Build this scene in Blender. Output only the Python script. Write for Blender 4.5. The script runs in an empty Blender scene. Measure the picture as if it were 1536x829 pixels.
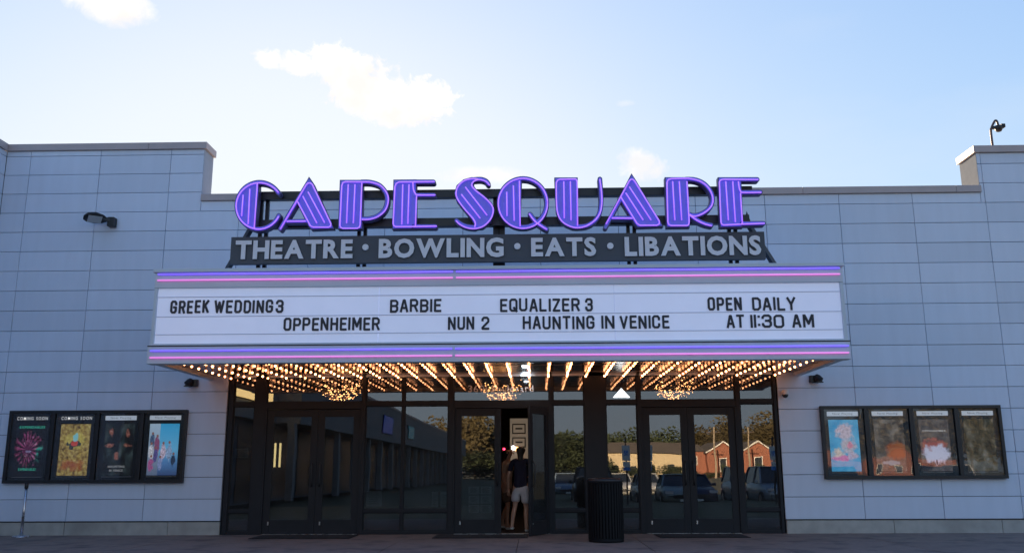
import bpy, math, random
from mathutils import Vector, Matrix
random.seed(7)
S = bpy.context.scene
C = bpy.context.collection
R = math.radians

# ------------------------------------------------------------------ camera
CAM = Vector((0.0, -17.415, 1.148))
YAW, PIT, ROL, FOC = -0.0236921, 0.2136003, -0.0042428, 1344.94   # focal length in pixels of a 1536 px wide frame
_f = Vector((math.sin(YAW)*math.cos(PIT), math.cos(YAW)*math.cos(PIT), math.sin(PIT)))
_r = Vector((math.cos(YAW), -math.sin(YAW), 0)); _u = _r.cross(_f)
RT = _r*math.cos(ROL)+_u*math.sin(ROL); UP = _u*math.cos(ROL)-_r*math.sin(ROL)
cd = bpy.data.cameras.new('camera'); cam = bpy.data.objects.new('camera', cd); C.objects.link(cam)
cam.matrix_world = Matrix(((RT.x, UP.x, -_f.x, CAM.x), (RT.y, UP.y, -_f.y, CAM.y), (RT.z, UP.z, -_f.z, CAM.z), (0, 0, 0, 1)))
cd.sensor_width = 36; cd.lens = 36*FOC/1536; cd.clip_start = 0.1; cd.clip_end = 5000
S.camera = cam
def ray(px, py): return RT*((px-768)/FOC) - UP*((py-414.5)/FOC) + _f
def W(px, py, Y=0.0):
    """survey helper: where the sight line through a photograph point meets the vertical plane at depth Y -> (X, Z)"""
    d = ray(px, py); t = (Y-CAM.y)/d.y
    return CAM.x+d.x*t, CAM.z+d.z*t

# ------------------------------------------------------------------ light
SUN_AZ, SUN_EL = R(-15), R(10.5)
EXPO = 2.53; SKY_TINT = (0.71, 0.80, 1.32)
wd = bpy.data.worlds.new('World'); S.world = wd; wd.use_nodes = True
nt = wd.node_tree; N = nt.nodes; L = nt.links; N.clear()
def nd(t, **k):
    n = N.new(t)
    for a, b in k.items(): setattr(n, a, b)
    return n
def wmath(op, a, b=None, c=None, clamp=False):
    n = nd('ShaderNodeMath', operation=op); n.use_clamp = clamp
    for i, v in enumerate((a, b, c)):
        if v is None: continue
        if isinstance(v, (int, float)): n.inputs[i].default_value = v
        else: L.new(v, n.inputs[i])
    return n.outputs[0]
sky = nd('ShaderNodeTexSky', sky_type='NISHITA'); sky.sun_disc = False
sky.sun_elevation = SUN_EL; sky.sun_rotation = SUN_AZ; sky.altitude = 10; sky.air_density = 1.0; sky.dust_density = 0.8; sky.ozone_density = 2.2
tc = nd('ShaderNodeTexCoord')
def dot(v):
    n = nd('ShaderNodeVectorMath', operation='DOT_PRODUCT'); L.new(tc.outputs['Generated'], n.inputs[0]); n.inputs[1].default_value = v
    return n.outputs['Value']
noi = nd('ShaderNodeTexNoise'); L.new(tc.outputs['Generated'], noi.inputs['Vector'])
noi.inputs['Scale'].default_value = 16; noi.inputs['Detail'].default_value = 9; noi.inputs['Roughness'].default_value = 0.62
noj = nd('ShaderNodeTexNoise'); L.new(tc.outputs['Generated'], noj.inputs['Vector']); noj.inputs['Scale'].default_value = 52; noj.inputs['Detail'].default_value = 10; noj.inputs['Roughness'].default_value = 0.7; noj.inputs['Distortion'].default_value = 0.6
nz = wmath('ADD', wmath('SUBTRACT', noi.outputs[0], 0.5), wmath('MULTIPLY', wmath('SUBTRACT', noj.outputs[0], 0.5), 0.75))
def cloud(px, py, rx, ry, k=3.0, tilt=0.0, soft=0.5, amt=1.0):
    c = ray(px, py).normalized(); a = Vector((0, 0, 1)).cross(c); a = -a.normalized(); b = c.cross(-a)
    b = b if b.z > 0 else -b
    a, b = a*math.cos(tilt)+b*math.sin(tilt), b*math.cos(tilt)-a*math.sin(tilt)
    u = wmath('DIVIDE', dot(a), rx/FOC); v = wmath('DIVIDE', dot(b), ry/FOC)
    q = wmath('ADD', wmath('MULTIPLY', u, u), wmath('MULTIPLY', v, v))
    m = wmath('ADD', wmath('SUBTRACT', 1.0, q), wmath('MULTIPLY', nz, k))
    m = wmath('MULTIPLY', m, 1.0/soft, clamp=True)
    front = wmath('GREATER_THAN', dot(c), 0.5)
    return wmath('MULTIPLY', wmath('MULTIPLY', m, front), amt)
cl = [cloud(450, 98, 66, 19, 4.2, R(-6), 0.75), cloud(538, 118, 84, 40, 4.2, R(-20), 0.6), cloud(628, 158, 54, 34, 4.4, R(4), 0.6), cloud(580, 165, 66, 24, 3.6, R(-10), 0.8), cloud(165, 2, 62, 34, 1.6, 0, 0.7),
      cloud(938, 155, 17, 6, 2.2, 0, 0.9, 0.35), cloud(962, 250, 42, 24, 3.0, R(-18), 0.9, 0.7), cloud(720, 262, 70, 14, 2.4, 0, 0.9, 0.6)]
m = cl[0]
for x in cl[1:]: m = wmath('MAXIMUM', m, x)
# wider cloud cover all round, thin, so the sky goes on behind the camera
n2 = nd('ShaderNodeTexNoise'); mp = nd('ShaderNodeMapping'); mp.inputs['Scale'].default_value = (1, 1, 3.2)
L.new(tc.outputs['Generated'], mp.inputs['Vector']); L.new(mp.outputs[0], n2.inputs['Vector'])
n2.inputs['Scale'].default_value = 3.0; n2.inputs['Detail'].default_value = 7
wisp = wmath('MULTIPLY', wmath('SUBTRACT', n2.outputs[0], 0.55, clamp=True), 0.9)
def roll(col, k):
    # soft shoulder: k*(1-exp(-c/k)) per channel, like the photograph's own highlight roll-off
    sp_ = nd('ShaderNodeSeparateColor'); cb = nd('ShaderNodeCombineColor'); L.new(col, sp_.inputs[0])
    for i in range(3):
        e_ = wmath('POWER', 2.71828, wmath('MULTIPLY', sp_.outputs[i], -1.0/k[i])); L.new(wmath('MULTIPLY', wmath('SUBTRACT', 1.0, e_), k[i]), cb.inputs[i])
    return cb.outputs[0]
KS = 1.0/(0.1*2**EXPO)
tint = nd('ShaderNodeMix', data_type='RGBA', blend_type='MULTIPLY'); tint.inputs['Factor'].default_value = 1
L.new(sky.outputs[0], tint.inputs[6]); tint.inputs[7].default_value = (*SKY_TINT, 1)
mx0 = nd('ShaderNodeMix', data_type='RGBA'); L.new(wisp, mx0.inputs['Factor']); L.new(roll(tint.outputs[2], (0.93*KS, 0.99*KS, 1.06*KS)), mx0.inputs[6]); mx0.inputs[7].default_value = (0.85*KS, 0.88*KS, 0.92*KS, 1)
cc = nd('ShaderNodeMix', data_type='RGBA'); n3 = nd('ShaderNodeTexNoise'); n3.inputs['Scale'].default_value = 26; n3.inputs['Detail'].default_value = 8; L.new(tc.outputs['Generated'], n3.inputs['Vector'])
L.new(wmath('MULTIPLY', wmath('SUBTRACT', n3.outputs[0], 0.42), 5.0, clamp=True), cc.inputs['Factor']); cc.inputs[6].default_value = (1.04*KS, 0.99*KS, 0.95*KS, 1); cc.inputs[7].default_value = (1.16*KS, 1.12*KS, 1.08*KS, 1)
mx = nd('ShaderNodeMix', data_type='RGBA'); L.new(m, mx.inputs['Factor']); L.new(mx0.outputs[2], mx.inputs[6]); L.new(cc.outputs[2], mx.inputs[7])
bg = nd('ShaderNodeBackground'); L.new(mx.outputs[2], bg.inputs[0]); bg.inputs[1].default_value = 0.1
wo = nd('ShaderNodeOutputWorld'); L.new(bg.outputs[0], wo.inputs[0])
sl = bpy.data.lights.new('sun', 'SUN'); sl.energy = 5.0; sl.angle = R(0.53); sl.color = (1.0, 0.72, 0.45)
so = bpy.data.objects.new('sun', sl); C.objects.link(so)
sdir = Vector((math.sin(SUN_AZ)*math.cos(SUN_EL), math.cos(SUN_AZ)*math.cos(SUN_EL), math.sin(SUN_EL)))
so.rotation_euler = (-sdir).to_track_quat('-Z', 'Y').to_euler()
so.location = sdir*60
vs = S.view_settings; vs.view_transform = 'Standard'; vs.look = 'None'; vs.exposure = EXPO; vs.gamma = 1
S.render.engine = 'CYCLES'
try:
    S.cycles.max_bounces = 10; S.cycles.transparent_max_bounces = 12; S.cycles.glossy_bounces = 5
    S.cycles.sample_clamp_indirect = 6; S.cycles.use_denoising = True
except Exception: pass

# ------------------------------------------------------------------ materials
MATS = {}
def mat(name, col, rough=0.6, metal=0.0, var=0.0, scale=8.0, bump=0.0, emit=None, es=0.0, rnd=0.0, spec=0.5, dirt=None, stretch=(1, 1, 1)):
    if name in MATS: return MATS[name]
    mt = bpy.data.materials.new(name); mt.use_nodes = True; t = mt.node_tree; b = t.nodes['Principled BSDF']; MATS[name] = mt
    b.inputs['Base Color'].default_value = (*col, 1); b.inputs['Roughness'].default_value = rough; b.inputs['Metallic'].default_value = metal
    b.inputs['Specular IOR Level'].default_value = spec
    if emit: b.inputs['Emission Color'].default_value = (*emit, 1); b.inputs['Emission Strength'].default_value = es
    if var or bump or rnd or dirt:
        tcn = t.nodes.new('ShaderNodeTexCoord'); geo = t.nodes.new('ShaderNodeNewGeometry')
        mpn = t.nodes.new('ShaderNodeMapping'); mpn.inputs['Scale'].default_value = stretch; t.links.new(geo.outputs['Position'], mpn.inputs[0])
        nn = t.nodes.new('ShaderNodeTexNoise'); nn.inputs['Scale'].default_value = scale; nn.inputs['Detail'].default_value = 6
        t.links.new(mpn.outputs[0], nn.inputs['Vector'])
        mr = t.nodes.new('ShaderNodeMapRange'); mr.inputs['From Min'].default_value = 0.3; mr.inputs['From Max'].default_value = 0.7
        mr.inputs['To Min'].default_value = 1-var; mr.inputs['To Max'].default_value = 1+var; t.links.new(nn.outputs[0], mr.inputs[0])
        src = mr.outputs[0]
        if rnd:
            oi = t.nodes.new('ShaderNodeObjectInfo'); m2 = t.nodes.new('ShaderNodeMapRange'); m2.inputs['To Min'].default_value = 1-rnd; m2.inputs['To Max'].default_value = 1+rnd
            t.links.new(oi.outputs['Random'], m2.inputs[0]); mm = t.nodes.new('ShaderNodeMath'); mm.operation = 'MULTIPLY'
            t.links.new(src, mm.inputs[0]); t.links.new(m2.outputs[0], mm.inputs[1]); src = mm.outputs[0]
        vm = t.nodes.new('ShaderNodeVectorMath'); vm.operation = 'SCALE'; vm.inputs[0].default_value = col; t.links.new(src, vm.inputs['Scale'])
        out = vm.outputs[0]
        if dirt:
            n3 = t.nodes.new('ShaderNodeTexNoise'); n3.inputs['Scale'].default_value = scale*0.22; n3.inputs['Detail'].default_value = 8; t.links.new(mpn.outputs[0], n3.inputs['Vector'])
            r3 = t.nodes.new('ShaderNodeMapRange'); r3.inputs['From Min'].default_value = 0.5; r3.inputs['From Max'].default_value = 0.72; t.links.new(n3.outputs[0], r3.inputs[0])
            mc = t.nodes.new('ShaderNodeMix'); mc.data_type = 'RGBA'; t.links.new(r3.outputs[0], mc.inputs['Factor']); t.links.new(out, mc.inputs[6]); mc.inputs[7].default_value = (*dirt, 1); out = mc.outputs[2]
        t.links.new(out, b.inputs['Base Color'])
        rr = t.nodes.new('ShaderNodeMapRange'); rr.inputs['To Min'].default_value = max(0.02, rough-0.08); rr.inputs['To Max'].default_value = min(1, rough+0.08)
        t.links.new(nn.outputs[0], rr.inputs[0]); t.links.new(rr.outputs[0], b.inputs['Roughness'])
        if bump:
            bp = t.nodes.new('ShaderNodeBump'); bp.inputs['Strength'].default_value = bump; bp.inputs['Distance'].default_value = 0.01
            t.links.new(nn.outputs[0], bp.inputs['Height']); t.links.new(bp.outputs[0], b.inputs['Normal'])
    return mt
def glassmat(name, tint, refl, rcol=(0.9, 0.95, 1.0), wav=0.0, haze=0.022):
    mt = bpy.data.materials.new(name); mt.use_nodes = True; t = mt.node_tree; t.nodes.clear()
    o = t.nodes.new('ShaderNodeOutputMaterial'); mx = t.nodes.new('ShaderNodeMixShader'); tr = t.nodes.new('ShaderNodeBsdfTransparent'); gl = t.nodes.new('ShaderNodeBsdfGlossy')
    tr.inputs[0].default_value = (*tint, 1); gl.inputs['Color'].default_value = (*rcol, 1); gl.inputs['Roughness'].default_value = 0.0
    fr = t.nodes.new('ShaderNodeFresnel'); fr.inputs[0].default_value = 1.5
    ad = t.nodes.new('ShaderNodeMath'); ad.operation = 'ADD'; ad.inputs[1].default_value = refl; ad.use_clamp = True
    t.links.new(fr.outputs[0], ad.inputs[0]); t.links.new(ad.outputs[0], mx.inputs[0]); t.links.new(tr.outputs[0], mx.inputs[1]); t.links.new(gl.outputs[0], mx.inputs[2]); df = t.nodes.new('ShaderNodeBsdfDiffuse'); df.inputs[0].default_value = (0.55, 0.56, 0.58, 1); mh = t.nodes.new('ShaderNodeMixShader')
    ns = t.nodes.new('ShaderNodeTexNoise'); ns.inputs['Scale'].default_value = 2.5; ns.inputs['Detail'].default_value = 6; gg = t.nodes.new('ShaderNodeNewGeometry'); t.links.new(gg.outputs['Position'], ns.inputs['Vector'])
    rg = t.nodes.new('ShaderNodeMapRange'); rg.inputs['From Min'].default_value = 0.35; rg.inputs['From Max'].default_value = 0.7; rg.inputs['To Min'].default_value = 0.3*haze; rg.inputs['To Max'].default_value = 1.8*haze; t.links.new(ns.outputs[0], rg.inputs[0])
    t.links.new(rg.outputs[0], mh.inputs[0]); t.links.new(mx.outputs[0], mh.inputs[1]); t.links.new(df.outputs[0], mh.inputs[2]); t.links.new(mh.outputs[0], o.inputs[0])
    if wav:
        g = t.nodes.new('ShaderNodeNewGeometry'); nn = t.nodes.new('ShaderNodeTexNoise'); nn.inputs['Scale'].default_value = 1.6; nn.inputs['Detail'].default_value = 1
        t.links.new(g.outputs['Position'], nn.inputs['Vector']); bp = t.nodes.new('ShaderNodeBump'); bp.inputs['Strength'].default_value = 1; bp.inputs['Distance'].default_value = wav
        t.links.new(nn.outputs[0], bp.inputs['Height']); t.links.new(bp.outputs[0], gl.inputs['Normal'])
    return mt
def emis(name, col, s, base=(0.5, 0.5, 0.5)): return mat(name, base, 0.4, emit=col, es=s)

M_panel = mat('blue grey wall panel', (0.63, 0.69, 0.80), 0.5, 0.0, var=0.03, scale=2.2, rnd=0.05, bump=0.0, stretch=(2.5, 2.5, 0.35))
M_joint = mat('dark joint', (0.10, 0.11, 0.13), 0.9)
M_cope = mat('grey coping metal', (0.44, 0.37, 0.36), 0.5, 0.0, var=0.06, scale=3)
M_conc = mat('base concrete', (0.42, 0.40, 0.36), 0.9, var=0.12, scale=5, bump=0.3, rnd=0.05, dirt=(0.30, 0.28, 0.25))
M_frame = mat('charcoal aluminium', (0.021, 0.022, 0.026), 0.5, 0.0, var=0.08, scale=6, spec=0.2)
M_glass = glassmat('tinted glass', (0.42, 0.44, 0.45), 0.085, wav=0.0006)
M_clear = glassmat('poster case glass', (0.9, 0.91, 0.92), -0.012, wav=0.002, haze=0.008)
M_carglass = mat('dark car glass', (0.02, 0.025, 0.03), 0.05, spec=0.9)
M_walk = mat('sidewalk concrete', (0.20, 0.155, 0.13), 0.85, var=0.16, scale=9, bump=0.35, rnd=0.06, dirt=(0.09, 0.075, 0.068))
M_asph = mat('asphalt', (0.05, 0.05, 0.052), 0.9, var=0.15, scale=14, bump=0.5)
M_white = mat('white road paint', (0.75, 0.75, 0.72), 0.7, var=0.1)
M_grass = mat('dry grass', (0.14, 0.13, 0.07), 0.95, var=0.3, scale=2, bump=0.5)
M_black = mat('black metal', (0.012, 0.012, 0.014), 0.42, var=0.1)
M_blackm = mat('black rubber', (0.012, 0.011, 0.012), 0.85, var=0.2, scale=40, bump=0.4)
M_steel = mat('brushed steel', (0.55, 0.56, 0.58), 0.28, 1.0, var=0.05)
M_fascia = mat('marquee metal', (0.56, 0.62, 0.68), 0.42, 0.0, var=0.04, scale=2, dirt=(0.51, 0.57, 0.63))
M_board = mat('white acrylic board', (0.80, 0.82, 0.90), 0.35, var=0.035, scale=1.6, dirt=(0.73, 0.74, 0.82), emit=(0.50, 0.58, 0.92), es=0.05)
M_track = mat('pale track', (0.50, 0.55, 0.66), 0.5)
M_neonb = emis('blue violet neon', (0.12, 0.05, 1.0), 0.22)
M_neonp = emis('pink neon', (1.0, 0.20, 0.90), 0.13)
M_neonv = emis('violet neon', (0.30, 0.07, 1.0), 0.23)
M_bulb = emis('warm bulb glass', (1.0, 0.37, 0.15), 2.6, (0.9, 0.8, 0.6))
M_socket = mat('brass socket', (0.35, 0.2, 0.08), 0.4, 0.6)
M_sof = mat('polished black soffit', (0.17, 0.135, 0.12), 0.19, 1.0, var=0.05, scale=2)
M_trim = mat('soffit trim', (0.25, 0.22, 0.22), 0.35, 0.5)
M_face = mat('violet blue letter face', (0.22, 0.22, 0.80), 0.45, var=0.05)  # the neon's violet glow on the faces is put into this base colour
M_rim = mat('letter return', (0.10, 0.09, 0.20), 0.5, 0.2)
M_sboard = mat('slate sign board', (0.058, 0.066, 0.078), 0.6, var=0.08, scale=3)
M_slet = mat('silver letters', (0.64, 0.64, 0.66), 0.42, 0.1, var=0.04)
M_lside = mat('letter sides', (0.12, 0.13, 0.15), 0.5)
M_ink = mat('black plastic letters', (0.015, 0.018, 0.028), 0.5)
M_led = emis('cool white lamp', (0.75, 0.9, 1.0), 6.0)

# ------------------------------------------------------------------ mesh helpers
class MB:
    def __init__(s): s.v = []; s.f = []
    def box(s, x0, x1, y0, y1, z0, z1):
        n = len(s.v); s.v += [(x, y, z) for z in (z0, z1) for y in (y0, y1) for x in (x0, x1)]
        s.f += [tuple(n+i for i in q) for q in ((0, 2, 3, 1), (4, 5, 7, 6), (0, 1, 5, 4), (2, 6, 7, 3), (0, 4, 6, 2), (1, 3, 7, 5))]; return s
    def bar(s, a, b, w, h=None, up=(0, 0, 1)):
        """box beam from a to b, cross section w x h"""
        a, b = Vector(a), Vector(b); h = h or w; d = (b-a).normalized(); r = d.cross(Vector(up))
        if r.length < 1e-4: r = d.cross(Vector((0, 1, 0)))
        r.normalize(); u = r.cross(d); n = len(s.v)
        for p in (a, b):
            for i, j in ((-1, -1), (1, -1), (1, 1), (-1, 1)): s.v.append(tuple(p+r*(i*w/2)+u*(j*h/2)))
        s.f += [tuple(n+i for i in q) for q in ((0, 3, 2, 1), (4, 5, 6, 7), (0, 1, 5, 4), (1, 2, 6, 5), (2, 3, 7, 6), (3, 0, 4, 7))]; return s
    def prism(s, pts, y0, y1):
        """2D outline (x,z) extruded from y0 (front) to y1 (back)"""
        n = len(s.v); k = len(pts); ar = sum(pts[i][0]*pts[(i+1) % k][1]-pts[(i+1) % k][0]*pts[i][1] for i in range(k))
        if ar < 0: pts = pts[::-1]
        s.v += [(p[0], y0, p[1]) for p in pts]+[(p[0], y1, p[1]) for p in pts]
        s.f.append(tuple(range(n, n+k))); s.f.append(tuple(range(n+2*k-1, n+k-1, -1)))
        for i in range(k):
            j = (i+1) % k; s.f.append((n+i, n+k+i, n+k+j, n+j))
        return s
    def tube(s, path, r, seg=6, cap=True, radii=None):
        P = [Vector(p) for p in path]; n = len(s.v); prev = None
        for i, p in enumerate(P):
            d = (P[min(i+1, len(P)-1)]-P[max(i-1, 0)]).normalized()
            if prev is None:
                a = d.cross(Vector((0, 0, 1)))
                if a.length < 1e-3: a = d.cross(Vector((0, 1, 0)))
            else: a = prev-d*prev.dot(d)
            a.normalize(); prev = a; b = d.cross(a); rr = radii[i] if radii else r
            for k in range(seg):
                t = 2*math.pi*k/seg; s.v.append(tuple(p+a*(rr*math.cos(t))+b*(rr*math.sin(t))))
        for i in range(len(P)-1):
            for k in range(seg):
                k2 = (k+1) % seg; s.f.append((n+i*seg+k, n+i*seg+k2, n+(i+1)*seg+k2, n+(i+1)*seg+k))
        if cap:
            s.f.append(tuple(n+k for k in range(seg))[::-1]); e = n+(len(P)-1)*seg; s.f.append(tuple(e+k for k in range(seg)))
        return s
    def lathe(s, prof, c=(0, 0, 0), seg=20):
        n = len(s.v)
        for r, z in prof:
            for k in range(seg):
                t = 2*math.pi*k/seg; s.v.append((c[0]+r*math.cos(t), c[1]+r*math.sin(t), c[2]+z))
        for i in range(len(prof)-1):
            for k in range(seg):
                k2 = (k+1) % seg; s.f.append((n+i*seg+k, n+i*seg+k2, n+(i+1)*seg+k2, n+(i+1)*seg+k))
        if prof[0][0] > 1e-4: s.f.append(tuple(n+k for k in range(seg))[::-1])
        if prof[-1][0] > 1e-4:
            e = n+(len(prof)-1)*seg; s.f.append(tuple(e+k for k in range(seg)))
        return s
    def ball(s, c, r, seg=8, ring=5):
        return s.lathe([(max(1e-5, r*math.sin(math.pi*i/ring)), -r*math.cos(math.pi*i/ring)) for i in range(ring+1)], c, seg)
    def mesh(s, name, m, smooth=False, bevel=0):
        me = bpy.data.meshes.new(name); me.from_pydata(s.v, [], s.f)
        me.materials.append(m)
        me.validate(); me.update()
        if smooth: me.polygons.foreach_set('use_smooth', [True]*len(me.polygons))
        return me
    def build(s, name, m, parent=None, smooth=False, loc=None, bevel=0):
        return link(name, s.mesh(name, m, smooth), parent, loc, bevel)
def link(name, me, parent=None, loc=None, bevel=0):
    o = bpy.data.objects.new(name, me); C.objects.link(o)
    if parent: o.parent = parent
    if loc: o.location = loc
    if bevel:
        b = o.modifiers.new('edge', 'BEVEL'); b.width = bevel; b.segments = 2; b.limit_method = 'ANGLE'
    return o
def tag(o, label=None, cat=None, group=None, kind=None):
    for k, v in (('label', label), ('category', cat), ('group', group), ('kind', kind)):
        if v: o[k] = v
    return o
def empty(name, loc, label=None, cat=None, group=None, rz=0):
    o = bpy.data.objects.new(name, None); C.objects.link(o); o.location = loc; o.rotation_euler = (0, 0, rz); o.empty_display_size = 0.2
    return tag(o, label, cat, group)
def kids(o): return [c for c in bpy.data.objects if c.parent == o]
def copy_tree(o, parent=None):
    c = o.copy(); C.objects.link(c)
    if parent: c.parent = parent
    for ch in KID.get(o.name) or kids(o): copy_tree(ch, c)
    return c
KID = {}
def spline(pts, n=6):
    """Catmull-Rom through 2D or 3D points"""
    P = [tuple(p) for p in pts]; P = [P[0]]+P+[P[-1]]; out = []
    for i in range(1, len(P)-2):
        for k in range(n):
            t = k/n; a, b, c, d = P[i-1], P[i], P[i+1], P[i+2]
            out.append(tuple(0.5*((2*b[j])+(-a[j]+c[j])*t+(2*a[j]-5*b[j]+4*c[j]-d[j])*t*t+(-a[j]+3*b[j]-3*c[j]+d[j])*t**3) for j in range(len(a))))
    out.append(P[-2]); return out
def stroke_poly(pts, w, cap=True):
    """outline of a stroke of width w along 2D points, rounded ends"""
    n = len(pts); Lf = []; Rt = []
    for i, p in enumerate(pts):
        a = pts[max(i-1, 0)]; b = pts[min(i+1, n-1)]; dx, dy = b[0]-a[0], b[1]-a[1]; l = math.hypot(dx, dy) or 1; nx, ny = -dy/l*w/2, dx/l*w/2
        Lf.append((p[0]+nx, p[1]+ny)); Rt.append((p[0]-nx, p[1]-ny))
    def arc(p, q, r0):
        a0 = math.atan2(p[1]-q[1], p[0]-q[0]); return [(q[0]+w/2*math.cos(a0-k*math.pi/6), q[1]+w/2*math.sin(a0-k*math.pi/6)) for k in range(1, 6)]
    if not cap: return Lf+Rt[::-1]
    return Lf+arc(Lf[-1], pts[-1], 0)+Rt[::-1]+arc(Rt[0], pts[0], 0)

# ------------------------------------------------------------------ glyphs from the built-in font
GC = {}
def glyph(ch, bold=0.0):
    """mesh data of one character from Blender's built-in font, normalised: (verts2d, faces, width, height)"""
    if (ch, bold) in GC: return GC[ch, bold]
    cu = bpy.data.curves.new('g', 'FONT'); cu.body = ch; cu.size = 1; cu.offset = bold; cu.resolution_u = 3
    o = bpy.data.objects.new('g', cu); C.objects.link(o); dg = bpy.context.evaluated_depsgraph_get()
    me = o.evaluated_get(dg).to_mesh(); v = [(p.co.x, p.co.y) for p in me.vertices]; f = [tuple(p.vertices) for p in me.polygons]
    o.evaluated_get(dg).to_mesh_clear(); bpy.data.objects.remove(o); bpy.data.curves.remove(cu)
    x0 = min(p[0] for p in v); x1 = max(p[0] for p in v)
    GC[ch, bold] = ([(p[0]-x0, p[1]) for p in v], f, x1-x0); return GC[ch, bold]
def add_glyph(mb, ch, x, z, sx, sz, y0, y1, bold=0.0):
    v, f, w = glyph(ch, bold); n = len(mb.v); k = len(v)
    mb.v += [(x+p[0]*sx, y0, z+p[1]*sz) for p in v]
    mb.f += [tuple(n+i for i in q) for q in f]
    if y1 is not None:
        mb.v += [(x+p[0]*sx, y1, z+p[1]*sz) for p in v]
        ed = {}
        for q in f:
            for i in range(len(q)):
                a, b = q[i], q[(i+1) % len(q)]; key = (min(a, b), max(a, b)); ed[key] = None if key in ed else (a, b)
        for e in ed.values():
            if e: a, b = e; mb.f.append((n+a, n+k+a, n+k+b, n+b))
CAPH = 0.729
def word(text, x0, x1, z0, z1, y0, y1, m, parent, name='letter', bold=0.0, gap=0.16, slope=0.0, one=False, mside=None, kern=None):
    """letters of a word spread from x0 to x1; z0/z1 base and top; slope dz/dx"""
    ws = [glyph(c, bold)[2] if c != ' ' else 0.3 for c in text]; tot = sum(ws)+gap*(len(text)-1)
    sx = (x1-x0)/tot; sz = (z1-z0)/(CAPH+2*bold); x = x0; out = []; mb = MB()
    for c, w in zip(text, ws):
        if c != ' ':
            if not one: mb = MB()
            dz = bold*sz
            add_glyph(mb, c, x, z0+dz+slope*(x-x0), sx, sz, y0, y1, bold)
            if not one:
                o = mb.build(name, m, parent)
                if mside:
                    o.data.materials.append(mside)
                    for p in o.data.polygons:
                        if abs(p.normal.y) < 0.5: p.material_index = 1
                out.append(o)
        x += (w+gap)*sx
    if one: out.append(mb.build(name, m, parent))
    return out

# =================================================================== THE PLACE
# ------------------------------------------------------------------ ground
g = MB(); g.box(-600, 600, -900, 400, -0.6, -0.19); tag(g.build('ground', M_grass), kind='structure')
g = MB(); g.v = [(-60, -5.2, -0.15), (90, -5.2, -0.15), (90, -19, -0.45), (-60, -19, -0.45), (90, -118, -0.45), (-60, -118, -0.45), (-60, -5.2, -0.55), (90, -5.2, -0.55), (90, -118, -0.55), (-60, -118, -0.55)]
g.f = [(1, 0, 3, 2), (2, 3, 5, 4), (0, 1, 7, 6), (4, 5, 9, 8)]
tag(g.build('parking_lot', M_asph), kind='structure')
lot_lines = MB()
for i in range(14): lot_lines.box(1.3+i*2.75, 1.4+i*2.75, -27.6, -22.3, -0.449, -0.445)
tag(lot_lines.build('parking_lines', M_white), kind='structure')
walk = MB(); walk.box(-60, 60, -5.2, 0.35, -0.4, -0.03); walk_o = tag(walk.build('sidewalk', M_joint), kind='structure')
kb = MB(); kb.box(-60, 60, -5.36, -5.205, -0.4, -0.002); tag(kb.build('kerb', M_conc), kind='structure')
xs = [-12.4+2.02*i for i in range(13)]; ys = [-5.2, -3.62, -1.98, 0.34]
for i in range(12):
    for j in range(3):
        x0, x1, y0, y1 = xs[i]+0.006, xs[i+1]-0.006, ys[j]+0.006, ys[j+1]-0.006
        dz = random.uniform(-0.002, 0.002)
        b = MB(); b.box(x0-xs[i], x1-xs[i], y0, y1, -0.03, dz); b.build('paving_slab', M_walk, walk_o, loc=(xs[i], 0, 0), bevel=0.004)

# ------------------------------------------------------------------ theatre building
BZ = 0.25; H = 0.4064
JX = [-11.86, -10.388, -8.921, -7.449, -5.964, -4.506, -2.977, -1.399, 0.163, 1.727, 3.285, 4.674, 6.151, 7.613, 9.056, 10.52, 11.98]
XL, XR = -10.9, 12.0           # wall extents
EL, ER = -5.925, 4.65          # entrance opening
ZL, ZC, ZR = 7.68, 6.56, 7.39  # underside of the copings: left, centre, right
SL, SR = -6.76, 8.97           # parapet steps
TH = empty('theatre_building', (0, 0, 0), 'blue grey panelled single storey theatre with stepped parapet and dark glass entrance', 'building')
b = MB()
b.box(XL-9, EL-0.03, 0.03, 0.35, 0, ZC); b.box(ER+0.03, XR, 0.03, 0.35, 0, ZC); b.box(EL-0.03, ER+0.03, 0.03, 0.35, 3.35, ZC)
b.box(XL-9, SL-0.02, 0.03, 0.5, ZC, ZL); b.box(SR+0.02, XR, 0.03, 0.68, ZC, ZR)
b.build('wall', M_joint, TH)
b = MB(); b.box(XL-9, XR, 0.36, 32, 3.5, 6.1); b.build('roof', mat('grey roof membrane', (0.35, 0.35, 0.34), 0.9, var=0.1), TH)
def wall_panel(x0, x1, z0, z1, y=0.0, gap=0.0045):
    if x1-x0 < 0.05 or z1-z0 < 0.03: return
    cx, cz = (x0+x1)/2, (z0+z1)/2; w, h = (x1-x0)/2-gap, (z1-z0)/2-gap; key = (round(w, 3), round(h, 3))
    if key not in PM:
        b = MB(); e = 0.004; n = 0
        b.v = [(-w, 0.03, -h), (w, 0.03, -h), (w, 0.03, h), (-w, 0.03, h), (-w, e, -h), (w, e, -h), (w, e, h), (-w, e, h), (-w+e, 0, -h+e), (w-e, 0, -h+e), (w-e, 0, h-e), (-w+e, 0, h-e)]
        b.f = [(8, 9, 10, 11), (4, 5, 9, 8), (5, 6, 10, 9), (6, 7, 11, 10), (7, 4, 8, 11), (0, 1, 5, 4), (1, 2, 6, 5), (2, 3, 7, 6), (3, 0, 4, 7)]
        PM[key] = b.mesh('wall_panel', M_panel)
    o = link('wall_panel', PM[key], TH, (cx, y+random.uniform(-0.0015, 0.0015), cz))
    o.rotation_euler = (random.gauss(0, 0.0035), 0, random.gauss(0, 0.0022))
PM = {}
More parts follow.
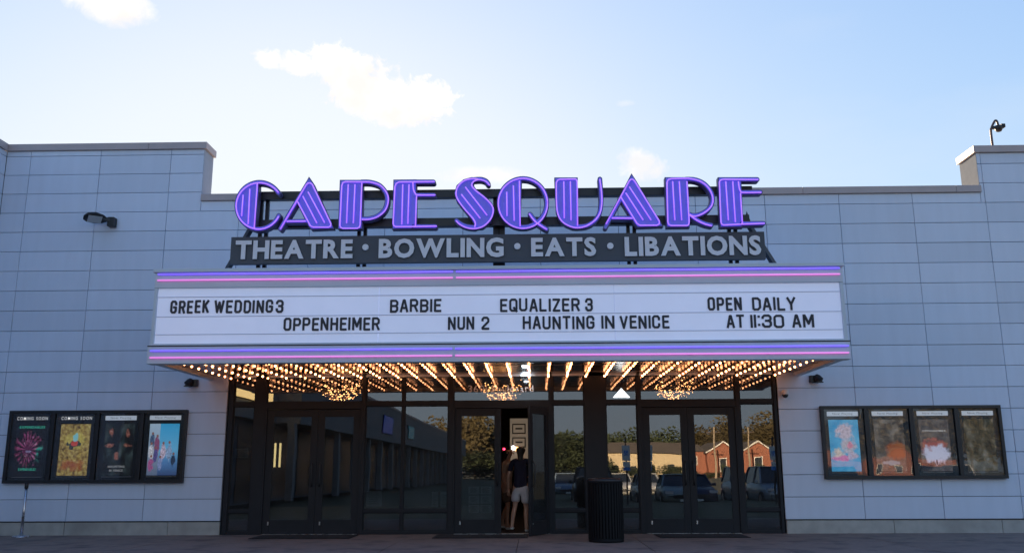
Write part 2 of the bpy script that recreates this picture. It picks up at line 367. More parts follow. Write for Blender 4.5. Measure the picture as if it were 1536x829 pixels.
for i in range(len(JX)-1):
    for j in range(20):
        x0, x1, z0, z1 = JX[i], JX[i+1], BZ+j*H, BZ+(j+1)*H
        x0, x1 = max(x0, XL), min(x1, XR)
        if x1 <= x0: continue
        mid = (x0+x1)/2
        segs = [(x0, x1)]
        for s in (EL, ER, SL, SR):
            nw = []
            for a, c in segs:
                if a < s < c and ((s in (EL, ER) and z0 < 3.35) or (s in (SL, SR) and z1 > ZC)): nw += [(a, s), (s, c)]
                else: nw.append((a, c))
            segs = nw
        for a, c in segs:
            m_ = (a+c)/2; top = ZL if m_ < SL else (ZR if m_ > SR else ZC); zz = min(z1, top)
            if zz-z0 < 0.03: continue
            if EL < m_ < ER:
                if z1 < 4.4: continue           # entrance and the wall hidden behind the marquee
            if a > -6.3 and c < 5.05 and 3.0 < z0 and z1 < 4.45: continue
            wall_panel(a, c, z0, zz)
b = MB(); b.box(EL, ER, 0.0, 0.03, 4.3, 4.32); b.box(EL-0.03, ER+0.03, 0.0, 0.028, 2.95, 4.3); b.build('header_panel', M_fascia, TH)
# copings, their returns and parapet cheeks
def coping(x0, x1, y0, y1, z, h=0.145):
    b = MB(); b.box(x0, x1, y0, y1, z, z+h); b.build('coping', M_cope, TH, bevel=0.006)
xx = XL-0.02
while xx < SL-0.1: nx_ = min(xx+3.0, SL+0.05); coping(xx+0.003, nx_-0.003, -0.045, 0.55, ZL); xx = nx_
xx = SL-0.0
while xx < SR-0.1: nx_ = min(xx+3.05, SR+0.02); coping(xx+0.003, nx_-0.003, -0.045, 0.42, ZC, 0.14); xx = nx_
xx = SR-0.05
while xx < XR: nx_ = min(xx+3.0, XR); coping(xx+0.003, nx_-0.003, -0.045, 0.73, ZR); xx = nx_
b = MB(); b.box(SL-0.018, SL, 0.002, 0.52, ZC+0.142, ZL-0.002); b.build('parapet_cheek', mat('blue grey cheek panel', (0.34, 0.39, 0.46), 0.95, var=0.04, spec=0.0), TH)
b = MB(); b.box(SR, SR+0.018, 0.002, 0.70, ZC+0.142, ZR-0.002); b.build('parapet_cheek', mat('darkened cheek panel', (0.11, 0.13, 0.16), 0.95, var=0.05, spec=0.0), TH)  # base colour darker than the left cheek's, to hold down the sun here
# concrete base
for x0, x1 in ((XL, EL-0.03), (ER+0.03, XR)):
    x = x0
    while x < x1-0.05:
        nx_ = min(x+1.98, x1); b = MB(); b.box(0.004, nx_-x-0.004, -0.022, 0.029, -0.02, BZ-0.012); b.build('concrete_block', M_conc, TH, loc=(x, 0, 0), bevel=0.006); x = nx_
b = MB(); b.box(XL, EL-0.03, -0.03, 0.029, BZ-0.012, BZ+0.004); b.box(ER+0.03, XR, -0.03, 0.029, BZ-0.012, BZ+0.004); b.build('base_flashing', M_frame, TH)

# ------------------------------------------------------------------ left wing seen at the frame edge and in the entrance glass
WG = empty('retail_wing', (-10.93, -30, 0), 'long panelled wing of shops running forward from the corner of the theatre', 'building')
def wpart(mb, name, m, bevel=0): return mb.build(name, m, WG, loc=(10.93, 30, 0), bevel=bevel)
b = MB(); b.box(-19, -10.935, -6.5, 0.0, 0, ZL); b.box(-19, -10.935, -110, -6.5, 0, 5.3); wpart(b, 'wall', M_joint)
for j in range(19):
    z0, z1 = BZ+j*H, min(BZ+(j+1)*H, ZL)
    for k in range(3):
        if z1-z0 > 0.05:
            b = MB(); b.box(-10.93, -10.9, -1.45*(k+1)+0.006, -1.45*k-0.006 if k else -0.01, z0+0.006, z1-0.006); wpart(b, 'wall_panel', M_panel)
b = MB(); b.box(-11.5, -10.86, -6.5, -0.05, ZL, ZL+0.145); wpart(b, 'coping', M_cope)
b = MB(); b.box(-10.93, -10.88, -6.5, -4.4, 0.25, ZL-0.01); wpart(b, 'panel_field', M_panel)
M_stucco = mat('grey stucco', (0.26, 0.27, 0.27), 0.9, var=0.08, scale=4)
b = MB(); b.box(-10.93, -9.6, -110, -19.6, 3.1, 5.3); b.box(-10.93, -10.6, -19.6, -13.5, 3.1, 4.2); wpart(b, 'canopy', M_stucco)
b = MB(); b.box(-10.95, -9.55, -110, -19.6, 5.302, 5.45); wpart(b, 'coping', M_cope)
for k in range(22):
    y = -15-4.3*k
    b = MB(); b.box(-10.93+0.9, -9.75, y-0.3, y+0.1, 0, 3.1); wpart(b, 'column', M_stucco)
    b = MB(); b.box(-10.93, -10.9, y+0.3, y+3.6, 0.1, 2.9); wpart(b, 'shop_window', mat('dark shop glass', (0.02, 0.022, 0.024), 0.35, spec=0.25))
BAND = empty('added_glow_band', (-10.6, -15.2, 3.82), 'added glowing yellow band high on the shop wing, made up for its reflection in the glass', 'sign')  # added glowing band, supplies the yellow patch reflected in the entrance glass
b = MB(); b.box(0.0, 0.12, -3.2, 3.0, 0.0, 1.6); b.build('lit_panel', emis('added yellow glow', (1.0, 0.62, 0.22), 0.95, (0.6, 0.5, 0.3)), BAND)
b = MB(); b.box(-0.3, 0.0, -3.25, 3.05, -0.05, 1.65); b.build('cabinet', M_frame, BAND)
for y, c, lb in ((-41.5, (0.02, 0.08, 0.6), 'blue illuminated shop sign on the wing canopy'), (-52.5, (0.05, 0.35, 0.5), 'green and blue illuminated shop sign on the wing canopy')):
    s_ = empty('shop_sign', (-9.6, y, 3.5), lb, 'sign')
    b = MB(); b.box(0.06, 0.1, -1.7, 1.7, 0.1, 1.1); b.build('lit_panel', emis(lb, c, 0.10, (0.02, 0.03, 0.05)), s_)
    b = MB(); b.box(0.0, 0.06, -1.75, 1.75, 0.05, 1.15); b.build('cabinet', M_frame, s_)

# ------------------------------------------------------------------ storefront
SF = empty('glass_storefront', ((EL+ER)/2, 0.05, 0), 'dark aluminium and glass entrance front under the marquee', 'storefront')
SF_O = Vector(((EL+ER)/2, 0.05, 0))
def sfp(mb, name, m, parent=None, bevel=0, loc=None):
    o = mb.build(name, m, parent or SF, bevel=bevel)
    if parent is None: o.location = -SF_O
    return o
YREF = 700
def X(px, py=YREF): return W(px, py, 0.0)[0]
ZT0, ZT1 = 2.40, 2.47     # transom bar
TOP = 3.30
# fixed piers and mullions (x range in world, full height)
def X7(px): return X(px, 590)
MU = [(EL, X7(351)), (X7(383), X7(400)), (X7(544), X7(549)), (X7(673), X7(680)), (X7(824), X7(829)), (X7(876), X7(908)), (X7(955), X7(960)), (X7(1103), X7(1109)), (X7(1160), ER)]
for a, c in MU:
    b = MB(); b.box(a, c, 0.0, 0.14, 0.0, TOP); sfp(b, 'mullion', M_frame, bevel=0.004)
mids = [(MU[i][1], MU[i+1][0]) for i in range(len(MU)-1)]
# bays: 0 sidelight,1 door pair,2 window,3 centre doors,4 window,5 sidelight,6 door pair,7 sidelight
def rail(x0, x1, z0, z1, y0=0.01, y1=0.12, name='rail'):
    b = MB(); b.box(x0, x1, y0, y1, z0, z1); sfp(b, name, M_frame, bevel=0.003)
def window(x0, x1, z0, z1, y=0.06):
    f = MB(); e = 0.022
    f.box(x0, x1, y-0.02, y+0.02, z0, z0+e); f.box(x0, x1, y-0.02, y+0.02, z1-e, z1); f.box(x0, x0+e, y-0.019, y+0.019, z0+e, z1-e); f.box(x1-e, x1, y-0.019, y+0.019, z0+e, z1-e)
    fo = sfp(f, 'window', M_frame)
    p = MB(); p.box(x0+e, x1-e, y-0.003, y+0.003, z0+e, z1-e); p.build('pane', M_glass, fo)
zr0, zr1 = 0.40, 0.45
for k, (x0, x1) in enumerate(mids):
    rail(x0, x1, 3.22, TOP)
    if k in (1, 3, 6):
        rail(x0, x1, ZT0-0.06, ZT1)
        window(x0, x1, ZT1, 3.22)
    else:
        rail(x0, x1, ZT0, ZT1); rail(x0, x1, 0.0, 0.06); rail(x0, x1, zr0, zr1)
        cuts = [x0, x1] if k != 2 else [x0, X7(604), X7(607), x1]
        for a, c in ([(x0, x1)] if k != 2 else [(x0, cuts[1]), (cuts[2], x1)]):
            window(a, c, ZT1, 3.22); window(a, c, zr1, ZT0); window(a, c, 0.06, zr0)
        if k == 2: rail(cuts[1], cuts[2], 0.06, 3.22, 0.012, 0.118, 'mullion')
def door_leaf(xh, w, side, ang, y=0.05, glass_px=None, z1=2.33):
    """leaf hinged at xh; side=+1 extends to +x; ang opens outward (towards -y)"""
    e = bpy.data.objects.new('door', None); C.objects.link(e); e.parent = SF; e.location = Vector((xh, y, 0))-SF_O
    e.rotation_euler = (0, 0, -side*ang)
    st_ = 0.13; tr_, br_ = 0.14, 0.27
    f = MB(); X0, X1 = (0, w) if side > 0 else (-w, 0)
    f.box(X0, X0+st_, -0.022, 0.022, 0.012, z1); f.box(X1-st_, X1, -0.022, 0.022, 0.012, z1)
    f.box(X0+st_, X1-st_, -0.02, 0.02, 0.012, br_); f.box(X0+st_, X1-st_, -0.02, 0.02, z1-tr_, z1)
    f.build('door_frame', M_frame, e, bevel=0.003)
    p = MB(); p.box(X0+st_, X1-st_, -0.004, 0.004, br_, z1-tr_); p.build('pane', M_glass, e)
    fx = X1-0.075 if side > 0 else X0+0.075
    h = MB(); h.tube(spline([(fx, -0.022, 0.88), (fx, -0.075, 0.93), (fx, -0.08, 1.1), (fx, -0.075, 1.27), (fx, -0.022, 1.32)], 4), 0.014, 8); h.build('handle', M_black, e, smooth=True)
    hx = X0+0.10 if side > 0 else X1-0.10
    s = MB(); s.box(fx-0.012 if w < 0 else (X0+0.10 if side > 0 else X0+0.09), (X0+0.125 if side > 0 else X0+0.115), -0.034, -0.022, 0.17, 0.235); s.build('door_stop', M_steel, e)
    return e
x0, x1 = mids[1]; mid_ = X(474, 700)
door_leaf(x0+0.035, mid_-x0-0.037, 1, 0.0); door_leaf(x1-0.035, x1-mid_-0.037, -1, 0.0)
x0, x1 = mids[6]; mid_ = X(1034, 700)
door_leaf(x0+0.035, mid_-x0-0.037, 1, R(-1.1)) if False else door_leaf(x0+0.035, mid_-x0-0.037, 1, R(1.3)); door_leaf(x1-0.035, x1-mid_-0.037, -1, R(-1.15)) if False else door_leaf(x1-0.035, x1-mid_-0.037, -1, R(1.15))
x0, x1 = mids[3]; 
door_leaf(x0+0.035, (x1-x0)/2-0.04, 1, 0.0); door_leaf(x1-0.035, (x1-x0)/2-0.04, -1, R(66), y=0.03)
for k in (1, 3, 6):
    x0, x1 = mids[k]
    rail(x0, x0+0.033, 0.0, ZT0-0.06, 0.0, 0.12, 'door_jamb'); rail(x1-0.033, x1, 0.0, ZT0-0.06, 0.0, 0.12, 'door_jamb')
    b = MB(); b.box(x0+0.034, x1-0.034, -0.06, 0.10, 0.003, 0.011); sfp(b, 'threshold', M_steel)
# address lettering on the centre transom glass
za, zb = W(702, 588, 0.05)[1], W(702, 577, 0.05)[1]
M_addr = mat('white vinyl', (0.62, 0.6, 0.6), 0.6)
word('3601', W(702.5, 582, .05)[0], W(730.5, 582, .05)[0], za, zb, 0.05, None, M_addr, SF, 'numeral', bold=0.01, one=True)[0].location = -SF_O
word('Boulevard', W(737, 582, .05)[0], W(800, 582, .05)[0], za, zb, 0.05, None, M_addr, SF, 'lettering', bold=0.01, one=True)[0].location = -SF_O
# notices taped inside the glass
M_paper = mat('paper notice', (0.75, 0.78, 0.74), 0.8, var=0.1, scale=30)
M_print = mat('grey print', (0.2, 0.2, 0.2), 0.8)
def notice(px0, py0, px1, py1, label, group=None, Y=0.085, cols=1, rows=1):
    (x0, z1), (x1, z0) = W(px0, py0, Y), W(px1, py1, Y)
    e = empty('paper_notice', ((x0+x1)/2, Y, z0), label, 'notice', group)
    for i in range(cols):
        for j in range(rows):
            a = (x1-x0)/cols; h = (z1-z0)/rows; cx = -(x1-x0)/2+a*i; b = MB(); b.box(cx+0.01, cx+a-0.01, 0, 0.002, h*j+0.01, h*(j+1)-0.01); b.build('sheet', M_paper, e)
            t = MB()
            for q in range(5): t.box(cx+a*0.2, cx+a*0.8-0.03*(q % 2), -0.002, 0.0, h*j+h*(0.2+0.13*q), h*j+h*(0.2+0.13*q)+0.012)
            t.build('printed_lines', M_print, e)
    return e
notice(352, 671, 373, 687, 'pale notice on the leftmost sidelight pane of the entrance')
notice(549, 735, 573, 760, 'wide pale notice low on the window beside the left doors')
notice(647, 736, 658, 761, 'narrow notice low on the window, next to the handwritten one')
notice(660, 736, 673, 761, 'narrow notice low on the window against the centre mullion')
notice(702, 728, 738, 769, 'block of six sheets taped to the closed centre door', Y=0.075, cols=2, rows=3)
# ------------------------------------------------------------------ lobby behind the glass
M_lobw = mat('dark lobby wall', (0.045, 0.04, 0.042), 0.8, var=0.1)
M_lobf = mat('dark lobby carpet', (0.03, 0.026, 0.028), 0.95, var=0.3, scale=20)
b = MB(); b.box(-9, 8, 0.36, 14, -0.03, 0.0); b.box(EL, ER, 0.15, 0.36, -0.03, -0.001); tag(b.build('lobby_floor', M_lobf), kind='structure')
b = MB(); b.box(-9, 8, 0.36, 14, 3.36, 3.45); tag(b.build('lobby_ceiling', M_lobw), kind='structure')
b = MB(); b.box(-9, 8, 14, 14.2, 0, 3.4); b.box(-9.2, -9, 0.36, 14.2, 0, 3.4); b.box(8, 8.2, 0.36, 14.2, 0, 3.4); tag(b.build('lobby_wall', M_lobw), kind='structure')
# bright corridor end with framed boards
bx0, bz1 = W(765, 630, 7); bx1, bz0 = W(792, 690, 7)
e = empty('menu_board', ((bx0+bx1)/2, 7.0, bz0), 'brightly lit cream wall board with dark framed panels seen through the open door', 'board')
w = bx1-bx0
b = MB(); b.box(-w/2, w/2+0.1, 0, 0.08, 0, bz1-bz0+0.05); b.build('panel', emis('cream backlit wall', (1.0, 0.8, 0.58), 0.02, (0.25, 0.2, 0.16)), e)
for k in range(2):
    z = (bz1-bz0)-0.12-0.36*k; b = MB(); b.box(-w*0.38, w*0.38, -0.03, 0, z-0.24, z-0.21); b.box(-w*0.38, w*0.38, -0.03, 0, z, z+0.03); b.box(-w*0.38, -w*0.38+0.03, -0.03, 0, z-0.21, z); b.box(w*0.38-0.03, w*0.38, -0.03, 0, z-0.21, z)
    b.box(-w*0.2, w*0.2, -0.02, 0, z-0.12, z-0.08); b.build('frame', M_black, e)
(lx, lz) = W(770, 671, 6.6)
e = empty('counter_lamp', (lx, 6.6, lz), 'small bright white and orange lamp above the head of the person entering', 'lamp')
MB().ball((0, 0, 0), 0.05).build('globe', emis('white lamp', (1, 0.95, 1), 3), e, True); MB().ball((0.09, 0.02, -0.03), 0.06).build('shade', emis('orange lamp', (1, 0.45, 0.12), 0.9), e, True)
MB().box(-0.02, 0.02, 0, 0.3, -0.02, 0.02).build('bracket', M_black, e)
(lx, lz) = W(756, 673, 6.6)
e = empty('indicator_light', (lx, 6.6, lz), 'small red light glowing beside the cream board', 'light')
MB().box(-0.06, 0.06, 0.02, 0.06, -0.05, 0.05).build('housing', M_black, e); MB().ball((0, 0, 0), 0.032).build('lens', emis('red lens', (1, 0.03, 0.08), 1.2), e, True)
# slender warm lamps behind the left door
for px, lb in ((411.5, 'left one of two slender warm wall lamps behind the left door'), (419, 'right one of two slender warm wall lamps behind the left door')):
    (lx, z0), (_, z1) = W(px, 700, 2.2), W(px, 664, 2.2)
    e = empty('wall_lamp', (lx, 2.2, z0), lb, 'lamp', 'slender lamps behind the left doors')
    MB().tube([(0, 0, 0), (0, 0, z1-z0)], 0.022, 8).build('tube', emis('warm tube', (1.0, 0.72, 0.3), 0.8), e); MB().box(-0.03, 0.03, 0.02, 0.05, -0.05, z1-z0+0.05).build('backplate', M_black, e)
# white triangle lamp behind the right transom
(tx0, tz0), (tx1, _), (txm, tz1) = W(920, 595.5, 0.5), W(944.5, 595.5, 0.5), W(931.8, 582, 0.5)
e = empty('triangle_lamp', (txm, 0.5, tz0), 'bright white triangular lamp behind the transom glass left of the right doors', 'lamp')
MB().prism([(tx0-txm, 0), (tx1-txm, 0), (0, tz1-tz0)], 0, 0.06).build('diffuser', emis('white diffuser', (1, 0.97, 0.93), 5), e)
MB().prism([(tx0-txm-0.01, -0.01), (tx1-txm+0.01, -0.01), (0, tz1-tz0+0.01)], 0.062, 0.12).build('housing', M_black, e)
MB().tube([(0, 0.09, tz1-tz0), (0, 0.09, 3.36-tz0)], 0.006, 6).build('rod', M_black, e)
# chandeliers
M_bead = emis('amber crystal', (1.0, 0.40, 0.13), 6.0, (0.8, 0.6, 0.3))
for px, py, lb in ((512, 588, 'beaded amber chandelier behind the glass over the left doors'), (753, 590, 'beaded amber chandelier behind the glass over the open centre doors'), (1010, 586, 'beaded amber chandelier behind the glass over the right doors')):
    cx, cz = W(px, py, 1.5)
    e = empty('chandelier', (cx, 1.5, cz), lb, 'chandelier', 'chandeliers in the lobby')
    cz_ = 0.0
    b = MB()
    for rr, zz in ((0.40, 0.0), (0.31, -0.08), (0.2, -0.13)):
        b.tube([(rr*math.cos(t*math.pi/16), rr*math.sin(t*math.pi/16), zz) for t in range(33)], 0.007, 5, cap=False)
    for t in range(6):
        a = t*math.pi/3; b.tube([(0.40*math.cos(a), 0.40*math.sin(a), 0), (0.1*math.cos(a), 0.1*math.sin(a), 0.26)], 0.005, 4)
    b.build('ring', mat('dull brass', (0.4, 0.25, 0.1), 0.35, 0.9), e)
    MB().tube([(0, 0, 0.2), (0, 0, 3.36-cz)], 0.01, 6).build('rod', M_black, e); MB().lathe([(0.12, 0), (0.15, 0.03), (0.15, 0.05)], (0, 0, 0.25), 16).build('cap', M_black, e, True)
    b = MB()
    for k in range(150):
        a = random.uniform(0, 2*math.pi); q = random.random()**0.5; rr = 0.41*q; zz = -0.15*math.sqrt(max(0, 1-q*q))+random.uniform(-0.02, 0.30*q)
        b.ball((rr*math.cos(a), rr*math.sin(a), zz), random.choice((0.006, 0.009, 0.012)), 5, 3)
    tag(b.build('beads', M_bead, e, True), kind='stuff')

# ------------------------------------------------------------------ marquee
MX0, MX1 = -6.36, 5.125; MY = -2.75
MQ = empty('theatre_marquee', ((MX0+MX1)/2, 0, 2.9), 'grey theatre marquee with white letterboard, neon stripes and bulb covered underside', 'marquee')
MO = Vector(((MX0+MX1)/2, 0, 2.9))
def mq(mb, name, m, bevel=0, smooth=False):
    o = mb.build(name, m, MQ, smooth, bevel=bevel); o.location = -MO; return o
z_bot = W(768, 541.5, -2.85)[1]; z_b1 = W(768, 515.5, -2.85)[1]; z_l0 = W(768, 513.5, -2.75)[1]; z_l1 = W(768, 428, -2.75)[1]; z_t1 = W(768, 399, -2.78)[1]
ZS = 2.985
b = MB(); b.box(MX0, MX1, MY+0.05, -0.003, ZS+0.05, z_t1-0.06); mq(b, 'cabinet', M_fascia)
b = MB(); b.box(MX0-0.03, MX1+0.03, -2.83, -0.004, z_t1-0.06, z_t1); mq(b, 'top_cap', M_fascia, 0.006)
b = MB(); b.box(MX0-0.01, MX1+0.01, -2.85, -2.65, z_bot, z_b1); b.box(MX0-0.008, MX0+0.12, -2.65, -0.005, z_bot+0.02, z_b1); b.box(MX1-0.12, MX1+0.008, -2.65, -0.005, z_bot+0.02, z_b1); mq(b, 'lower_fascia', M_fascia, 0.005)
b = MB(); b.box(MX0-0.012, MX1+0.012, -2.86, -2.84, z_b1+0.001, z_b1+0.016); mq(b, 'shadow_trim', M_frame)
b = MB(); b.box(MX0-0.004, MX1+0.004, -2.79, MY+0.05, z_l1+0.003, z_t1-0.062); mq(b, 'upper_fascia', M_fascia, 0.005)
for s_, x in ((0, MX0), (1, MX1-0.05)):
    b = MB(); b.box(x, x+0.05, -2.785, MY+0.05, z_b1+0.018, z_l1); mq(b, 'end_trim', M_fascia)
b = MB(); b.box(MX0+0.05, MX1-0.05, -2.78, MY+0.05, z_l0-0.012, z_l0+0.02); mq(b, 'sill_trim', M_fascia)
# letterboard panels with tracks
bx = [MX0+0.05, W(568, 470, -2.75)[0], W(922, 470, -2.75)[0], MX1-0.05]
for i in range(3):
    b = MB(); b.box(bx[i]+0.004, bx[i+1]-0.004, MY, MY+0.04, z_l0+0.02, z_l1-0.002); mq(b, 'letterboard_panel', M_board)
for py in (441, 470.5, 497.5):
    z = W(768, py, -2.755)[1]; b = MB(); b.box(MX0+0.055, MX1-0.055, MY-0.009, MY+0.001, z-0.006, z+0.004); mq(b, 'letter_track', M_track)
# neon stripes (two runs each side of a joint near the middle) with end caps
def neon_run(pyl, pyr, xa, xb, Yp, m):
    mid = W(681, 500, Yp)[0]
    for a, c in ((xa, mid-0.025), (mid+0.025, xb)):
        z = W(700, (pyl+pyr)/2, Yp)[1]
        b = MB(); b.tube([(a, Yp-0.025, z), (c, Yp-0.025, z)], 0.0135, 8); mq(b, 'neon_tube', m, smooth=True)
        k = MB()
        n = int((c-a)/1.2)
        for i in range(n+1):
            x = a+0.03+(c-a-0.06)*i/max(1, n); k.box(x-0.006, x+0.006, Yp-0.012, Yp+0.005, z-0.012, z+0.012)
        tag(mq(k, 'tube_clip', M_track), kind='stuff')
neon_run(410, 405, MX0+0.05, MX1-0.05, -2.79, M_neonb); neon_run(419, 414, MX0+0.05, MX1-0.05, -2.79, M_neonp)
neon_run(525, 520.5, MX0+0.05, MX1-0.03, -2.85, M_neonb); neon_run(535, 531, MX0+0.05, MX1-0.03, -2.85, M_neonp)
# soffit panels
sx = [MX0+0.12, -4.4, -2.4, -0.42, 1.45, 3.3, MX1-0.12]; sy = [-2.65, -1.55, -0.42, -0.006]
for i in range(6):
    for j in range(3):
        b = MB(); b.box(sx[i]+0.002, sx[i+1]-0.002, sy[j]+0.006, sy[j+1]-0.006, ZS, ZS+0.04); mq(b, 'soffit_panel', M_sof)
for y in (-1.55, -0.42):
    b = MB(); b.box(MX0+0.12, MX1-0.12, y-0.008, y+0.008, ZS-0.004, ZS+0.03); mq(b, 'soffit_trim', M_trim)
# 30 x 8 bulbs
bb = MB().ball((0, 0, -0.058), 0.0205, 8, 6).mesh('bulb', M_bulb, True); bbs = [bb, MB().ball((0, 0, -0.058), 0.0205, 8, 6).mesh('bulb', emis('slightly dim bulb glass', (1.0, 0.35, 0.13), 1.7, (0.9, 0.8, 0.6)), True), MB().ball((0, 0, -0.058), 0.0185, 8, 6).mesh('bulb', emis('dim bulb glass', (1.0, 0.32, 0.10), 0.9, (0.9, 0.8, 0.6)), True)]; sb = MB().lathe([(0.016, -0.04), (0.014, 0.0)], (0, 0, 0), 6).mesh('socket', M_socket, True)
sk = MB()
for i in range(30):
    for j in range(8):
        x = -5.875+(4.617+5.875)*i/29; y = -0.13-2.37*(7-j)/7
        o = link('bulb', bbs[random.choices((0, 1, 2), (70, 24, 6))[0]], MQ, Vector((x+random.gauss(0, 0.004), y+random.gauss(0, 0.004), ZS))-MO)
        sk.lathe([(0.015, -0.042), (0.013, 0.0)], (x, y, ZS), 6)
tag(mq(sk, 'bulb_sockets', M_socket), kind='stuff')
for px, py in ((788.5, 549), (788.5, 560.5)):
    d = ray(px, py); t = (ZS-CAM.z)/d.z; p = CAM+d*t
    b = MB(); b.box(p.x-0.06, p.x+0.06, p.y-0.10, p.y+0.10, ZS-0.008, ZS-0.001); mq(b, 'downlight', M_led)
# changeable letters
BF = {'A': (1, [[(0, 0), (.42, 1), (.58, 1), (1, 0)], [(.2, .3), (.8, .3)]]), 'B': (1, [[(0, 0), (0, 1), (.75, 1), (1, .85), (1, .66), (.8, .52), (0, .52)], [(.8, .52), (1, .38), (1, .15), (.75, 0), (0, 0)]]),
 'C': (1, [[(1, .72), (1, .86), (.78, 1), (.22, 1), (0, .86), (0, .14), (.22, 0), (.78, 0), (1, .14), (1, .28)]]), 'D': (1, [[(0, 0), (0, 1), (.7, 1), (1, .82), (1, .18), (.7, 0), (0, 0)]]),
 'E': (.86, [[(1, 1), (0, 1), (0, 0), (1, 0)], [(0, .52), (.85, .52)]]), 'G': (1, [[(1, .74), (1, .86), (.78, 1), (.22, 1), (0, .86), (0, .14), (.22, 0), (.78, 0), (1, .14), (1, .47), (.6, .47)]]),
 'H': (1, [[(0, 0), (0, 1)], [(1, 0), (1, 1)], [(0, .52), (1, .52)]]), 'I': (0.0, [[(0, 0), (0, 1)]]), 'K': (1, [[(0, 0), (0, 1)], [(1, 1), (.12, .45)], [(.35, .6), (1, 0)]]), 'L': (.84, [[(0, 1), (0, 0), (1, 0)]]),
 'M': (1.3, [[(0, 0), (0, 1)], [(1, 0), (1, 1)], [(.08, .98), (.5, .25), (.92, .98)]]), 'N': (1.02, [[(0, 0), (0, 1)], [(1, 0), (1, 1)], [(.06, .98), (.94, .02)]]),
 'O': (1, [[(.5, 1), (.22, 1), (0, .86), (0, .14), (.22, 0), (.78, 0), (1, .14), (1, .86), (.78, 1), (.5, 1)]]), 'P': (1, [[(0, 0), (0, 1), (.75, 1), (1, .86), (1, .58), (.75, .44), (0, .44)]]),
 'Q': (1, [[(.5, 1), (.22, 1), (0, .86), (0, .14), (.22, 0), (.78, 0), (1, .14), (1, .86), (.78, 1), (.5, 1)], [(.6, .25), (1.0, -.05)]]), 'R': (1, [[(0, 0), (0, 1), (.75, 1), (1, .86), (1, .6), (.75, .48), (0, .48)], [(.6, .48), (1, 0)]]),
 'T': (.98, [[(0, 1), (1, 1)], [(.5, 0), (.5, 1)]]), 'U': (1, [[(0, 1), (0, .14), (.22, 0), (.78, 0), (1, .14), (1, 1)]]), 'V': (1, [[(0, 1), (.5, 0), (1, 1)]]), 'W': (1.5, [[(0, 1), (.25, 0), (.5, .9), (.75, 0), (1, 1)]]),
 'Y': (1, [[(0, 1), (.5, .45), (1, 1)], [(.5, 0), (.5, .5)]]), 'Z': (.92, [[(0, 1), (1, 1), (0, 0), (1, 0)]]), '0': (1, [[(.5, 1), (.22, 1), (0, .86), (0, .14), (.22, 0), (.78, 0), (1, .14), (1, .86), (.78, 1), (.5, 1)]]),
 '2': (.9, [[(0, .76), (0, .86), (.22, 1), (.78, 1), (1, .86), (1, .64), (0, .1), (0, 0), (1, 0)]]), '3': (.95, [[(0, .78), (0, .86), (.22, 1), (.78, 1), (1, .86), (1, .64), (.75, .53), (.4, .53)], [(.75, .53), (1, .4), (1, .14), (.78, 0), (.22, 0), (0, .14), (0, .24)]]),
 ':': (0.0, [[(0, .86), (0, .98)], [(0, .12), (0, .24)]])}
def blockword(txt, x0, x1, z0, z1, Yp, slope):
    h = z1-z0; t = 0.165*h; cw = 0.0; gap_ = 0.75*t
    units = sum(BF[c][0] for c in txt); u = ((x1-x0)-len(txt)*t-(len(txt)-1)*gap_)/max(units, 0.01) if units else 0
    if units == 0: gap_ = ((x1-x0)-len(txt)*t)/(len(txt)-1)
    x = x0
    for c in txt:
        wd_, ss = BF[c]; mb = MB(); zz = z0+slope*(x-x0)
        if c == ':':
            for pth in ss:
                d_ = MB(); zc = zz+t/2+(pth[0][1]+pth[1][1])/2*(h-t); d_.box(x, x+t, Yp-0.004, Yp+0.006, zc-t*0.5, zc+t*0.5); o = d_.build('colon_dot', M_ink, MQ); o.location = -MO
            x += t+gap_; continue
        for q, pth in enumerate(ss):
            P = [(x+t/2+p[0]*wd_*u, zz+t/2+p[1]*(h-t)) for p in pth]
            # square ends: lengthen the end points
            for e_, n_ in ((0, 1), (-1, -2)):
                dx, dz = P[e_][0]-P[n_][0], P[e_][1]-P[n_][1]; l = math.hypot(dx, dz)
                if c != ':' and pth[0] != pth[-1]: P[e_] = (P[e_][0]+dx/l*t*0.42, P[e_][1]+dz/l*t*0.42)
            for i in range(len(P)-1):
                a, b_ = P[i], P[i+1]; mb.prism(stroke_poly([a, b_], t, cap=False), Yp-0.004-0.0004*(q*12+i), Yp+0.006)
                if 0 < i: mb.prism([(a[0]+t/2*math.cos(k*math.pi/5), a[1]+t/2*math.sin(k*math.pi/5)) for k in range(10)], Yp-0.0042-0.0004*(q*12+i), Yp+0.0055)
        o = mb.build('letter', M_ink, MQ); o.location = -MO+Vector((random.gauss(0, 0.002), 0, random.gauss(0, 0.0035)))
        x += t+wd_*u+gap_
def row(words, yt, yb, yt2, yb2):
    """words: (text, px0, px1); yt/yb photo height at x=255, yt2/yb2 at x=1222"""
    for txt, a, c in words:
        Yp = MY-0.012
        k = (a-255)/(1222-255); k2 = (c-255)/(1222-255)
        (x0, z1), (x1, z0) = W(a, yt+(yt2-yt)*k, Yp), W(c, yb+(yb2-yb)*k, Yp)
        z1_ = W(a, yt+(yt2-yt)*k, Yp)[1]; z0_ = W(a, yb+(yb2-yb)*k, Yp)[1]; x0 = W(a, yb, Yp)[0]; x1 = W(c, yb, Yp)[0]
        slope = (W(c, yb+(yb2-yb)*k2, Yp)[1]-z0_)/(x1-x0)
        blockword(txt, x0, x1, z0_, z1_, Yp, slope)
row([('GREEK', 255, 313), ('WEDDING', 321, 409), ('3', 413.5, 425), ('BARBIE', 584.5, 662), ('EQUALIZER', 750, 870), ('3', 878, 889.5), ('OPEN', 1062, 1113.5), ('DAILY', 1129, 1194.5)], 450.5, 470, 445, 465)
